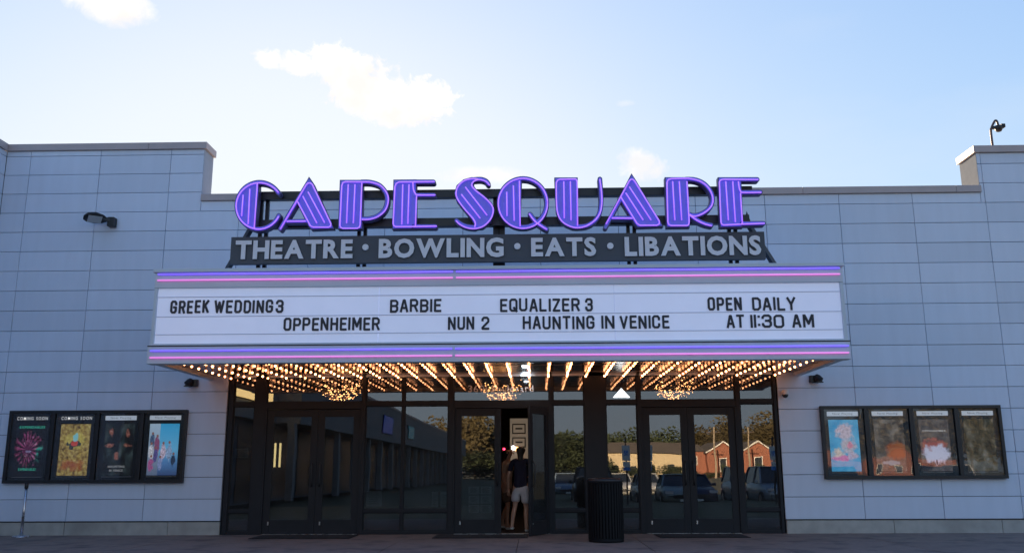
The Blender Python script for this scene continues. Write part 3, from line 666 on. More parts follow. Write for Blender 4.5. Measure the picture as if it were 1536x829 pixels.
row([('OPPENHEIMER', 425, 569.5), ('NUN', 671.5, 711.5), ('2', 722, 734), ('HAUNTING', 784.5, 892), ('IN', 902, 922), ('VENICE', 930, 1004.5), ('AT', 1090.5, 1117.5), ('II:30', 1126, 1177), ('AM', 1189.5, 1222)], 477.5, 497, 471, 491)

# ------------------------------------------------------------------ rooftop sign
SG = empty('rooftop_sign', (0, -2.2, z_t1), 'large violet neon letters above a slate board on a dark frame atop the marquee', 'sign')
GO = Vector((0, -2.2, z_t1))
def sg(mb, name, m, parent=None, bevel=0, smooth=False):
    o = mb.build(name, m, parent or SG, smooth, bevel=bevel)
    if parent is None: o.location = -GO
    return o
YB = -2.25
(bx0, bt), (bx1, bb_) = W(347, 355.5, YB), W(1149, 388.5, YB)
b = MB(); b.box(bx0, bx1, YB, YB+0.09, bb_, bt); sg(b, 'sign_board', M_sboard, bevel=0.004)
YR = -2.16
def railz(py, Y): return W(768, py, Y)[1]
for (p0, p1, c) in ((283, 295, 'rail'), (325.5, 338, 'rail')):
    b = MB(); b.box(W(386, 340, YR)[0], W(1132 if p0 < 300 else 1125, 340, YR)[0], YR, YR+0.13, railz(p1, YR), railz(p0, YR)); sg(b, c, M_black, bevel=0.004)
for px, top in ((391, 286), (541, 330), (744, 286), (752, 330), (948, 330), (1101, 330)):
    x = W(px, 340, YR)[0]
    for dx in (-0.055, 0.055):
        if px in (744, 752): dx *= 0.5
        b = MB(); b.box(x+dx-0.03, x+dx+0.03, YR+0.132, YR+0.20, z_t1-0.002, railz(top, YR)-0.01); sg(b, 'post', M_black)
# top loops, raking braces and the pointed brace foot
for px, q in ((378, -1), (1126, 1)):
    xt, zt = W(px, 320 if q > 0 else 322, -1.9)
    xb = W(341 if q < 0 else 1165, 398, -1.2)[0]
    xa, za_ = W(1118 if q > 0 else 384, 330, -2.05)
    b = MB(); b.bar((xa, -2.05, za_), (xb, -1.55, z_t1+0.01), 0.075); sg(b, 'raking_brace', M_sboard)
b = MB(); xa, za_ = W(1121, 332, -2.03); xb, zb_ = W(1122, 314, -2.03)
b.lathe([(0.05, 0), (0.055, 0.03), (0.012, 0.17), (0.001, 0.21)], (xa, -2.03, za_-0.02), 10); sg(b, 'pointed_cap', M_black)
# silver words
zs0, zs1 = None, None
def sword(txt, px0, px1, yt, yb):
    Yp = YB-0.035; (x0, z1), (x1, z0) = W(px0, yt, Yp), W(px1, yb, Yp)
    for o in word(txt, x0, x1, z0, z1, Yp, YB-0.0, M_slet, SG, 'letter', bold=0.04, gap=0.07, mside=M_lside): o.location = -GO
for t_ in (('THEATRE', 354, 528.5, 359, 387), ('BOWLING', 568.5, 755.5, 356.5, 385), ('EATS', 796.5, 894.5, 355, 383.5), ('LIBATIONS', 936.5, 1142.5, 353.5, 382)): sword(*t_)
for px, py in ((548, 370.5), (776, 369), (915.5, 368.5)):
    x, z = W(px, py, YB-0.035); b = MB()
    b.prism([(x+0.055*math.cos(t*math.pi/10), z+0.055*math.sin(t*math.pi/10)) for t in range(20)], YB-0.035, YB); sg(b, 'dot', M_slet)
# neon letters: each traced in photograph space, built as channel letters with real depth
YF = -2.34; SC = 5.528
def letter(origin, solids, strokes, tubes, sw=40, scale=SC):
    ox, oy = origin
    def T(p, Y=YF): return W(ox+p[0]/scale, oy+p[1]/scale, Y)
    def inset(pts, d):
        cx = sum(p[0] for p in pts)/len(pts); cy = sum(p[1] for p in pts)/len(pts); n = len(pts); ar = sum(pts[i][0]*pts[(i+1) % n][1]-pts[(i+1) % n][0]*pts[i][1] for i in range(n)); s = 1 if ar > 0 else -1
        out = []
        for i in range(n):
            a, p, c = pts[i-1], pts[i], pts[(i+1) % n]
            d1 = (p[0]-a[0], p[1]-a[1]); d2 = (c[0]-p[0], c[1]-p[1]); l1 = math.hypot(*d1) or 1; l2 = math.hypot(*d2) or 1
            nx = -(d1[1]/l1+d2[1]/l2)*s; ny = (d1[0]/l1+d2[0]/l2)*s; l = math.hypot(nx, ny) or 1
            k = min(2.0, 2/l); out.append((p[0]+nx/l*d*k*1.0, p[1]+ny/l*d*k*1.0))
        return out
    body = MB(); face = MB(); i = 0
    for s in solids:
        i += 1; body.prism([T(p) for p in s], YF-0.004*i, YF+0.14); face.prism([T(p) for p in inset(s, 7)], YF-0.012-0.004*i, YF-0.004*i-0.001)
    for s in strokes:
        i += 1; w = sw
        body.prism([T(p) for p in stroke_poly(s, w)], YF-0.004*i, YF+0.139-0.002*i); face.prism([T(p) for p in stroke_poly(s, w-14)], YF-0.012-0.004*i, YF-0.004*i-0.001)
    o = sg(body, 'neon_letter', M_rim)
    f = face.build('letter_face', M_face, o)
    for t in tubes:
        P = [(*T(p, YF-0.06),) for p in t]; b = MB(); b.tube([(p[0], YF-0.062, p[1]) for p in P], 0.0115, 7); b.build('neon_tube', M_neonv, o, True)
def ell(cx, cy, rx, ry, a0, a1, n=24): return [(cx+rx*math.cos(R(a0+(a1-a0)*k/n)), cy-ry*math.sin(R(a0+(a1-a0)*k/n))) for k in range(n+1)]
# C
letter((340, 255), [ell(272, 297, 207, 214, 91, 262, 26)+[(246, 420), (268, 180)]],
       [ell(272, 297, 188, 194, 97, 32, 12), ell(262, 297, 190, 194, 262, 335, 14)],
       [ell(272, 299, 193, 192, 36, 262, 30)+ell(262, 299, 188, 192, 265, 334, 10), [(255, 112), (228, 488)], [(192, 158), (178, 448)], [(137, 207), (124, 382)]])
# A
letter((340, 255), [[(683, 55), (720, 110), (892, 488), (700, 496), (676, 466), (590, 290), (610, 190)]], [[(683, 96), (445, 490)], [(505, 428), (665, 426)]],
       [[(445, 490), (660, 122), (676, 108), (694, 108), (710, 120), (864, 446), (862, 464), (846, 474), (716, 473), (694, 462), (588, 262)], [(675, 182), (812, 436)], [(632, 218), (748, 440)], [(498, 425), (655, 424)]], sw=38)
# P
letter((500, 255), [[(54, 82), (247, 82), (241, 490), (38, 492)]], [spline([(235, 100), (310, 103), (385, 130), (435, 190), (447, 255), (425, 330), (370, 380), (300, 404), (240, 406)], 4)],
       [spline([(235, 410), (300, 408), (370, 385), (432, 330), (456, 250), (440, 185), (385, 125), (300, 99)], 4)+[(100, 98), (80, 104), (70, 130), (54, 458), (60, 476), (78, 483), (200, 483), (216, 474), (222, 455), (236, 108)], [(124, 120), (110, 440)], [(180, 120), (166, 440)]])
# E
letter((500, 255), [[(498, 80), (690, 78), (690, 490), (488, 492)]], [[(670, 100), (830, 100)], [(670, 210), (835, 210)], [(670, 470), (845, 470)]],
       [[(840, 97), (545, 100), (522, 112), (511, 140), (496, 445), (502, 462), (518, 470), (680, 469), (858, 465)], spline([(660, 105), (664, 160), (680, 195), (705, 207), (846, 207)], 4), [(690, 215), (681, 466)], [(576, 120), (568, 450)], [(628, 120), (618, 445)]])
# S
Sf = [(250, 62), (205, 60), (140, 78), (82, 128), (62, 195), (80, 258), (205, 412), (226, 450), (215, 492), (300, 482), (365, 430), (398, 335), (372, 268), (310, 210), (245, 160), (222, 125), (228, 95)]
letter((670, 255), [Sf], [spline([(232, 80), (285, 78), (325, 92), (345, 116)], 4), spline([(235, 476), (165, 468), (115, 446), (82, 420)], 4)],
       [spline([(357, 128), (325, 95), (270, 80), (225, 95), (208, 128), (240, 170), (310, 225), (365, 280), (386, 330), (368, 400), (310, 462), (235, 486), (165, 478), (108, 450), (78, 420)], 4),
        spline([(262, 76), (205, 73), (140, 92), (92, 140), (78, 200), (97, 252), (150, 325), (215, 398), (238, 440), (232, 472)], 4), [(155, 142), (335, 375)], [(122, 202), (278, 400)]])
# Q
letter((670, 255), [ell(632, 273, 217, 221, 92, 262, 26)+[(612, 440), (624, 110)]], [ell(632, 273, 197, 201, 97, -97, 26), spline([(692, 368), (735, 425), (785, 465), (830, 492)], 4)],
       [ell(632, 277, 204, 207, 0, 360, 48), [(603, 90), (609, 466)], [(553, 130), (560, 420)], [(498, 182), (500, 380)], spline([(684, 362), (740, 432), (830, 492)], 5)])
# U
letter((820, 255), [[(63, 62), (258, 62), (262, 490), (215, 488), (150, 460), (100, 410), (76, 340)]], [spline([(441, 76), (450, 200), (450, 290), (435, 365), (395, 425), (330, 462), (256, 470)], 4)],
       [spline([(441, 76), (456, 200), (456, 290), (440, 360), (398, 418), (325, 465), (240, 478), (160, 450), (110, 402), (86, 330), (80, 200), (80, 105)], 4)+[(92, 84), (110, 78), (238, 75), (250, 84), (253, 100), (256, 462)], [(142, 95), (146, 400)], [(196, 95), (202, 415)]])
# A
letter((820, 255), [[(703, 28), (740, 85), (968, 470), (750, 478), (722, 440), (605, 250), (640, 150)]], [[(703, 74), (487, 476)], [(540, 400), (720, 400)]],
       [[(492, 448), (684, 92), (698, 78), (714, 78), (728, 90), (934, 424), (934, 446), (914, 458), (772, 458), (750, 444), (612, 218)], [(686, 140), (866, 415)], [(656, 190), (800, 414)], [(540, 398), (712, 400)]], sw=38)
# R
letter((980, 255), [[(94, 60), (285, 60), (304, 475), (108, 477)]], [spline([(270, 78), (345, 82), (420, 115), (475, 180), (490, 240), (470, 310), (410, 358), (345, 378), (300, 370)], 4), spline([(302, 372), (355, 412), (420, 444), (480, 458)], 4)],
       [spline([(300, 368), (345, 384), (425, 352), (483, 295), (492, 225), (455, 145), (385, 92), (290, 69)], 4)+[(150, 72), (124, 80), (113, 105), (120, 430), (128, 452), (150, 460), (278, 460), (292, 452), (297, 430), (278, 95)], spline([(300, 372), (360, 415), (430, 448), (484, 462)], 4), [(160, 95), (178, 415)], [(215, 95), (235, 415)]], scale=5.525)
# E
letter((980, 255), [[(534, 60), (728, 60), (746, 475), (552, 477)]], [[(715, 80), (860, 80)], [(725, 187), (885, 185)], [(735, 446), (910, 444)]],
       [[(870, 80), (580, 78), (556, 84), (547, 100), (560, 430), (566, 448), (584, 456), (740, 448), (922, 442)], spline([(705, 95), (712, 150), (724, 178), (745, 187), (895, 186)], 4), [(722, 192), (738, 442)], [(600, 95), (622, 415)], [(658, 95), (680, 430)]], scale=5.525)

# ------------------------------------------------------------------ poster cases
def nodeposter(name, build):
    """flat printed image: procedural colour patches from object coordinates (0..1 across the sheet)"""
    mt = bpy.data.materials.new(name); mt.use_nodes = True; t = mt.node_tree; b = t.nodes['Principled BSDF']; b.inputs['Roughness'].default_value = 0.35
    tcn = t.nodes.new('ShaderNodeTexCoord'); sp = t.nodes.new('ShaderNodeSeparateXYZ'); t.links.new(tcn.outputs['Generated'], sp.inputs[0])
    class P: pass
    p = P(); p.t = t; p.x = sp.outputs[0]; p.z = sp.outputs[2]; p.gen = tcn.outputs['Generated']
    def mth(op, a, c=None, clamp=False):
        n = t.nodes.new('ShaderNodeMath'); n.operation = op; n.use_clamp = clamp
        for i, v in enumerate((a, c)):
            if v is None: continue
            if isinstance(v, (int, float)): n.inputs[i].default_value = v
            else: t.links.new(v, n.inputs[i])
        return n.outputs[0]
    def noise(scale, detail=4, seed=0.0, sz=1.6):
        mp = t.nodes.new('ShaderNodeMapping'); mp.inputs['Scale'].default_value = (1, 1, sz); mp.inputs['Location'].default_value = (seed, seed*1.7, seed*.3); t.links.new(p.gen, mp.inputs[0])
        n = t.nodes.new('ShaderNodeTexNoise'); n.inputs['Scale'].default_value = scale; n.inputs['Detail'].default_value = detail; t.links.new(mp.outputs[0], n.inputs[0]); return n.outputs[0]
    def ramp(v, stops):
        r = t.nodes.new('ShaderNodeValToRGB'); t.links.new(v, r.inputs[0]); el = r.color_ramp.elements
        while len(el) < len(stops): el.new(0.5)
        for e_, (q, c) in zip(el, stops): e_.position = q; e_.color = (*c, 1)
        return r.outputs[0]
    def mix(f, a, c):
        n = t.nodes.new('ShaderNodeMix'); n.data_type = 'RGBA'
        if isinstance(f, (int, float)): n.inputs[0].default_value = f
        else: t.links.new(f, n.inputs[0])
        for i, v in ((6, a), (7, c)):
            if isinstance(v, tuple): n.inputs[i].default_value = (*v, 1)
            else: t.links.new(v, n.inputs[i])
        return n.outputs[2]
    def blob(cx, cz, rx, rz, soft=0.4, wob=0.0):
        u = mth('DIVIDE', mth('SUBTRACT', p.x, cx), rx); v = mth('DIVIDE', mth('SUBTRACT', p.z, cz), rz)
        q = mth('SUBTRACT', 1.0, mth('ADD', mth('MULTIPLY', u, u), mth('MULTIPLY', v, v)))
        if wob: q = mth('ADD', q, mth('MULTIPLY', mth('SUBTRACT', noise(7, 5, cx*9), 0.5), wob))
        return mth('DIVIDE', q, soft, clamp=True)
    p.m, p.noise, p.ramp, p.mix, p.blob = mth, noise, ramp, mix, blob
    t.links.new(build(p), b.inputs['Base Color']); t.links.new(build(p), b.inputs['Emission Color']); b.inputs['Emission Strength'].default_value = 0.085
    return mt
def p_burst(p):   # dark sheet with a magenta burst
    u = p.m('SUBTRACT', p.x, 0.45); v = p.m('SUBTRACT', p.z, 0.5); an = p.m('ARCTAN2', v, u); ray_ = p.m('SINE', p.m('MULTIPLY', an, 19.0)); k = p.m('MULTIPLY', p.m('ADD', p.m('MULTIPLY', ray_, 0.5), p.noise(16, 5)), 0.9, True)
    c = p.ramp(p.noise(9, 5, 2), [(0.35, (0.02, 0.01, 0.02)), (0.5, (0.30, 0.03, 0.12)), (0.62, (0.5, 0.12, 0.3)), (0.75, (0.7, 0.5, 0.55))])
    sp = p.m('MULTIPLY', p.m('SUBTRACT', p.noise(38, 3, 6), 0.60, True), 7.0, True); c = p.mix(sp, c, (0.75, 0.6, 0.65)); c = p.mix(p.blob(0.47, 0.5, 0.2, 0.10, 0.5, 2.5), c, (0.22, 0.02, 0.12)); c = p.mix(p.blob(0.47, 0.47, 0.12, 0.03, 0.5, 1.5), c, (0.5, 0.45, 0.7))
    return p.mix(p.m('MULTIPLY', p.blob(0.45, 0.52, 0.50, 0.36, 0.5, 3.0), k), (0.006, 0.006, 0.008), p.mix(p.blob(0.85, 0.4, 0.16, 0.25, 0.6, 2), c, (0.03, 0.45, 0.33)))
def p_gold(p):
    c = p.ramp(p.noise(11, 7, 1), [(0.3, (0.10, 0.06, 0.02)), (0.45, (0.30, 0.19, 0.05)), (0.6, (0.48, 0.36, 0.10)), (0.8, (0.65, 0.55, 0.25))])
    c = p.mix(p.m('MULTIPLY', p.m('SUBTRACT', p.noise(30, 3, 9), 0.58, True), 6.0, True), c, (0.06, 0.04, 0.03)); c = p.mix(p.m('MULTIPLY', p.blob(0.5, 0.2, 0.55, 0.12, 1.0, 3.0), 0.8), c, (0.36, 0.09, 0.03)); c = p.mix(p.blob(0.5, 0.68, 0.40, 0.20, 1.6, 1), c, (0.75, 0.66, 0.15))
    c = p.mix(p.blob(0.48, 0.6, 0.22, 0.08, 0.3, 5.0), c, (0.05, 0.06, 0.06)); c = p.mix(p.blob(0.5, 0.63, 0.14, 0.06, 0.4, 3), c, (0.6, 0.08, 0.06)); return p.mix(p.blob(0.52, 0.74, 0.09, 0.09, 0.4, 3), c, (0.25, 0.6, 0.65))
def p_dark(p):
    c = p.ramp(p.noise(4, 5, 5, 0.9), [(0.45, (0.008, 0.008, 0.008)), (0.6, (0.03, 0.045, 0.045)), (0.7, (0.07, 0.09, 0.09))])
    for cx, cz, rx, rz in ((0.22, 0.84, 0.09, 0.10), (0.78, 0.82, 0.08, 0.08), (0.2, 0.58, 0.17, 0.045), (0.78, 0.58, 0.15, 0.045), (0.46, 0.38, 0.08, 0.09)):
        c = p.mix(p.blob(cx, cz, rx, rz, 0.9, 2.6), c, p.ramp(p.noise(22, 4, cx*5), [(0.3, (0.10, 0.03, 0.02)), (0.55, (0.38, 0.13, 0.085)), (0.75, (0.6, 0.42, 0.34))]))
    return c
def p_group(p):
    c = p.ramp(p.z, [(0.0, (0.05, 0.09, 0.22)), (0.25, (0.10, 0.25, 0.5)), (0.5, (0.16, 0.5, 0.75)), (1.0, (0.05, 0.42, 0.72))])
    c = p.mix(p.m('LESS_THAN', p.x, 0.36), c, p.ramp(p.z, [(0, (0.15, 0.2, 0.3)), (1, (0.45, 0.6, 0.72))]))
    for cx, cz, s_, col in ((0.12, 0.66, 1, (0.08, 0.14, 0.25)), (0.28, 0.58, 1.2, (0.30, 0.10, 0.2)), (0.1, 0.45, 1.1, (0.7, 0.7, 0.8)), (0.26, 0.38, 1.0, (0.12, 0.1, 0.3)), (0.5, 0.44, 1.2, (0.62, 0.5, 0.6)), (0.7, 0.44, 1.3, (0.3, 0.42, 0.6)), (0.12, 0.2, 1.1, (0.45, 0.12, 0.3)), (0.42, 0.22, 0.9, (0.3, 0.36, 0.6)), (0.86, 0.28, 0.9, (0.03, 0.05, 0.1))):
        c = p.mix(p.blob(cx, cz, 0.085*s_, 0.14*s_, 0.4, 2.4), c, p.ramp(p.noise(24, 3, cx+cz), [(0.3, tuple(q*0.5 for q in col)), (0.7, tuple(min(1, q*1.4) for q in col))])); c = p.mix(p.blob(cx, cz+0.15*s_, 0.04, 0.03, 0.4, 0.6), c, (0.3, 0.13, 0.1))
    return c
def p_cloud(p):
    c = p.ramp(p.noise(3, 4, 3), [(0.3, (0.05, 0.35, 0.62)), (0.7, (0.15, 0.52, 0.75))])
    for cx, cz, rx, rz, col in ((0.52, 0.76, 0.36, 0.19, (0.66, 0.55, 0.62)), (0.62, 0.5, 0.3, 0.17, (0.6, 0.55, 0.6)), (0.25, 0.33, 0.26, 0.13, (0.75, 0.62, 0.52)), (0.35, 0.25, 0.4, 0.06, (0.75, 0.25, 0.5)), (0.68, 0.5, 0.12, 0.08, (0.75, 0.3, 0.4)), (0.75, 0.3, 0.2, 0.09, (0.6, 0.5, 0.62))):
        c = p.mix(p.blob(cx, cz, rx, rz, 0.7, 2.4), c, p.ramp(p.noise(14, 5, cx*3), [(0.3, tuple(q*0.7 for q in col)), (0.7, tuple(min(1, q*1.2) for q in col))]))
    return c
def p_rust(p):
    c = p.ramp(p.noise(4, 5, 8), [(0.3, (0.03, 0.03, 0.035)), (0.5, (0.10, 0.09, 0.08)), (0.7, (0.22, 0.2, 0.18))])
    c = p.mix(p.blob(0.7, 0.4, 0.4, 0.2, 0.6, 1.6), c, (0.30, 0.08, 0.03)); return p.mix(p.blob(0.5, 0.16, 0.3, 0.05, 0.5, 2), c, (0.30, 0.33, 0.36))
def p_smoke(p):
    c = p.ramp(p.noise(6, 6, 4), [(0.3, (0.05, 0.05, 0.06)), (0.6, (0.13, 0.12, 0.12))])
    c = p.mix(p.blob(0.45, 0.45, 0.5, 0.2, 0.6, 2.4), c, (0.4, 0.12, 0.10)); c = p.mix(p.blob(0.5, 0.33, 0.5, 0.2, 0.6, 2.4), c, (0.62, 0.62, 0.75)); c = p.mix(p.blob(0.1, 0.08, 0.4, 0.09, 0.5, 2), c, (0.02, 0.02, 0.03))
    return p.mix(p.blob(0.5, 0.17, 0.03, 0.06, 0.5), c, (0.01, 0.01, 0.015))
def p_olive(p):
    return p.ramp(p.noise(3.6, 6, 12, 1.1), [(0.3, (0.012, 0.014, 0.012)), (0.5, (0.06, 0.055, 0.035)), (0.62, (0.14, 0.13, 0.10)), (0.75, (0.20, 0.19, 0.17))])
M_strip = mat('white header strip', (0.7, 0.72, 0.74), 0.4, emit=(0.7, 0.78, 0.9), es=0.07)
M_inner = mat('case lining', (0.02, 0.02, 0.022), 0.5); M_inner2 = mat('grey case lining', (0.075, 0.085, 0.09), 0.45)
def case(corn, bays, label, lining):
    """corn: photo corners TL, TR, BL, BR of the case; bays: list"""
    Yf = -0.10
    pts = [W(*c, Yf) for c in corn]; x0 = (pts[0][0]+pts[2][0])/2; x1 = (pts[1][0]+pts[3][0])/2
    zt = lambda x: pts[0][1]+(pts[1][1]-pts[0][1])*(x-x0)/(x1-x0); zb = lambda x: pts[2][1]+(pts[3][1]-pts[2][1])*(x-x0)/(x1-x0)
    z1 = (pts[0][1]+pts[1][1])/2; z0 = (pts[2][1]+pts[3][1])/2
    e = empty('poster_case', ((x0+x1)/2, 0, z0), label, 'poster case'); O = Vector(((x0+x1)/2, 0, z0))
    def put(mb, name, m, bevel=0, parent=None):
        o = mb.build(name, m, parent or e, bevel=bevel)
        if parent is None: o.location = -O
        return o
    b = MB(); b.box(x0+0.01, x1-0.01, -0.03, -0.002, z0+0.01, z1-0.01); put(b, 'back_board', lining)
    fw = 0.06
    b = MB(); b.box(x0, x1, Yf, -0.003, z0, z0+fw); b.box(x0, x1, Yf, -0.003, z1-fw, z1); b.box(x0, x0+fw, Yf+0.001, -0.004, z0+fw, z1-fw); b.box(x1-fw, x1, Yf+0.001, -0.004, z0+fw, z1-fw); put(b, 'frame', M_black, 0.004)
    n = len(bays); wv = (x1-x0)/n
    for i, (build, head, extra) in enumerate(bays):
        a, c = x0+wv*i, x0+wv*(i+1)
        if i: b = MB(); b.box(a-0.035, a+0.035, Yf+0.002, -0.005, z0+fw, z1-fw); put(b, 'divider', M_black, 0.003)
        b = MB(); b.box(a+0.06, c-0.06, Yf+0.02, Yf+0.023, z0+fw, z1-fw); put(b, 'glass_door', M_clear)
        ih = z1-z0-2*fw; pa, pc = a+0.145, c-0.145 ; pz1 = z1-fw-0.20*ih/1.25; pz0 = z0+fw+0.08
        if build:
            b = MB(); b.box(pa, pc, -0.036, -0.031, pz0, pz1); o = put(b, 'poster', nodeposter('poster print', build))
        hz1 = z1-fw-0.045; hz0 = hz1-0.085
        if head == 'now':
            b = MB(); b.box(pa-0.015, pc+0.015, -0.040, -0.032, hz0, hz1); put(b, 'header_strip', M_strip)
            o = word('Now Playing', pa+0.09, pc-0.09, hz0+0.028, hz1-0.02, -0.042, None, M_print, e, 'header_lettering', one=True)[0]; o.location = -O
        else:
            o = word('COMING SOON', pa-0.01, pc+0.01, hz0+0.012, hz1-0.008, -0.042, None, mat('cream print', (0.75, 0.73, 0.7), 0.5, emit=(1, 1, 1), es=0.1), e, 'header_lettering', bold=0.008, gap=0.26, one=True)[0]; o.location = -O
        for txt, u0, u1, v0, v1, col in extra:
            m = mat('print '+str(col), col, 0.5, emit=col, es=0.12); o = word(txt, pa+(pc-pa)*u0, pa+(pc-pa)*u1, pz0+(pz1-pz0)*v0, pz0+(pz1-pz0)*v1, -0.039, None, m, e, 'title_lettering', bold=0.02, one=True)[0]; o.location = -O
        if extra is None: pass
        b = MB(); b.box(pa, pc, -0.045, -0.031, pz0-0.03, pz0-0.018); put(b, 'poster_ledge', mat('ledge', (0.3, 0.3, 0.3), 0.4, 0.5))
    return e
gr = (0.04, 0.45, 0.30)
case(((14, 614), (280, 615.5), (3, 722), (273, 726)), [
    (p_burst, 'soon', [('EXPENDABLES', 0.2, 0.78, 0.10, 0.15, gr), ('EXPENDABLES', 0.1, 0.95, 0.92, 0.97, gr)]), (p_gold, 'soon', []),
    (p_dark, 'now', [('HAUNTING', 0.2, 0.75, 0.15, 0.195, (0.35, 0.35, 0.35)), ('IN VENICE', 0.25, 0.7, 0.075, 0.12, (0.35, 0.35, 0.35))]), (p_group, 'now', [])],
    'black poster case with four bays on the wall behind the silver stanchion', M_inner)
case(((1231, 611), (1501, 604), (1239, 721), (1513, 714)), [
    (p_cloud, 'now', []), (p_rust, 'now', []), (p_smoke, 'now', [('OPPENHEIMER', 0.1, 0.9, 0.76, 0.79, (0.5, 0.5, 0.5))]), (p_olive, 'now', [])],
    'black poster case with four bays on the wall below the dome camera side', M_inner2)

# ------------------------------------------------------------------ wall fixtures
x, z = W(172, 333, -0.05)
e = empty('flood_light', (x-0.03, 0, z), 'dark shoebox flood light with arm high on the tall wall', 'light')
b = MB(); b.box(-0.075, 0.06, -0.16, -0.002, -0.11, 0.08); b.build('wall_bracket', M_black, e, bevel=0.01)
b = MB(); b.bar((-0.02, -0.1, 0.0), (-0.20, -0.25, 0.07), 0.09, 0.05); b.build('arm', M_black, e)
hd = MB(); n = 0
prof = [(-0.08, -0.13, 0.04), (-0.14, -0.20, 0.08), (-0.24, -0.32, 0.11), (-0.34, -0.43, 0.09), (-0.39, -0.49, 0.03)]
for (cx, cy, h_), wv in zip(prof, (0.06, 0.15, 0.19, 0.16, 0.08)):
    d = Vector((-1, -0.6, 0)).normalized(); p_ = Vector((d.y, -d.x, 0)); c_ = Vector((cx, cy, 0))
    for s, zz in ((-1, 0.0), (-0.7, h_), (0.7, h_), (1, 0.0)): q = c_+p_*s*wv; hd.v.append((q.x, q.y, 0.02+zz*0.9))
for i in range(4):
    for k in range(3): hd.f.append((4*i+k, 4*i+k+1, 4*i+5+k, 4*i+4+k))
    hd.f.append((4*i+3, 4*i, 4*i+4, 4*i+7))
hd.f += [(0, 3, 2, 1), (16, 17, 18, 19)]; HD_ = hd.build('head', M_frame, e, True); HD_.rotation_euler = (R(-10), R(-14), 0); HD_.scale = (1.05, 0.9, 0.9)
ln = MB(); ln.v = [(hd.v[k][0]*0.9-0.03, hd.v[k][1]*0.9-0.04, 0.013) for k in (4, 7, 15, 12)]; ln.v += [(a, b_, 0.018) for a, b_, c_ in ln.v]; ln.v = [(a, b_, c_-0.006) for a, b_, c_ in ln.v]; ln.f = [(0, 1, 2, 3), (7, 6, 5, 4), (0, 4, 5, 1), (1, 5, 6, 2), (2, 6, 7, 3), (3, 7, 4, 0)]
ln.build('lens', mat('grey lens', (0.5, 0.52, 0.52), 0.3), HD_)
def spot(px, py, q, label):
    x, z = W(px, py, -0.08)
    e = empty('wall_spotlight', (x, 0, z), label, 'light', 'small black spotlights on the facade')
    b = MB(); b.box(-0.10*q-0.0 if q > 0 else 0.0, 0.0 if q > 0 else 0.10, -0.10, -0.002, -0.07, 0.07) if False else b.box(-0.06, 0.06, -0.09, -0.002, -0.065, 0.07); b.build('housing', M_black, e, bevel=0.008)
    h = MB(); h.lathe([(0.055, -0.06), (0.075, -0.05), (0.068, 0.03), (0.045, 0.08), (0.01, 0.095)], (0, 0, 0), 14); o = h.build('hood', M_frame, e, True, loc=(q*-0.08, -0.13, 0.0)); o.rotation_euler = (R(-25), R(q*30), 0)
    v = MB(); v.prism([(-0.07, -0.075), (0.06, -0.075), (0.05, -0.06), (-0.03, -0.045)], -0.20, -0.08); o = v.build('visor', M_black, e, loc=(-q*0.09, 0, 0)); o.scale.x = q
spot(291, 574, 1, 'small black wall spotlight right above the left poster case'); spot(1220, 568, -1, 'small black wall spotlight above the dome camera')
x, z = W(1176, 590, -0.06)
e = empty('dome_camera', (x, 0, z), 'white dome security camera with black lens at the entrance corner', 'camera')
b = MB(); b.lathe([(0.045, 0.07), (0.065, 0.05), (0.07, -0.01), (0.066, -0.02)][::-1], (0.01, -0.10, 0), 16); b.build('housing', mat('white plastic', (0.7, 0.68, 0.68), 0.4), e, True)
b = MB(); b.lathe([(0.002, -0.085), (0.035, -0.075), (0.055, -0.045), (0.06, -0.02)], (0.01, -0.10, 0), 16); b.build('lens_dome', M_carglass, e, True)
b = MB(); b.box(-0.03, 0.05, -0.06, -0.002, 0.0, 0.05); b.build('mount', MATS['white plastic'], e, bevel=0.005)
b = MB(); b.tube(spline([(-0.02, -0.02, 0.03), (-0.085, -0.015, 0.06), (-0.10, -0.012, 0.14), (-0.10, -0.012, 0.36)], 5), 0.007, 6); b.build('cable', MATS['white plastic'], e, True)
x, z = W(1489, 219, 0.3); z = ZR+0.145
e = empty('roof_camera', (x, 0.3, z), 'dark security camera on a gooseneck pole above the right parapet', 'camera')
k = 1/ (FOC/18.6)
b = MB(); b.tube(spline([(0, 0, 0), (0, 0, 0.42), (0.02, 0, 0.50), (0.06, 0, 0.58), (0.115, 0, 0.66), (0.15, 0, 0.64), (0.165, 0, 0.55)], 5), 0.024, 8); b.build('pole', mat('brown metal', (0.08, 0.05, 0.05), 0.5), e, True)
b = MB(); b.bar((0.03, 0, 0.5), (0.27, 0, 0.535), 0.07, 0.06); b.build('arm', M_black, e, bevel=0.01)
b = MB(); b.lathe([(0.005, -0.1), (0.05, -0.085), (0.075, -0.04), (0.08, 0.0), (0.08, 0.03)], (0.165, 0, 0.51), 14); b.build('dome', M_black, e, True)
b = MB(); b.box(0.21, 0.29, -0.05, 0.05, 0.50, 0.58); b.build('floodlight', M_frame, e, bevel=0.01)

# ------------------------------------------------------------------ things on the pavement
def ground_at(px, py, z=0.0):
    d = ray(px, py); t = (z-CAM.z)/d.z; return CAM+d*t
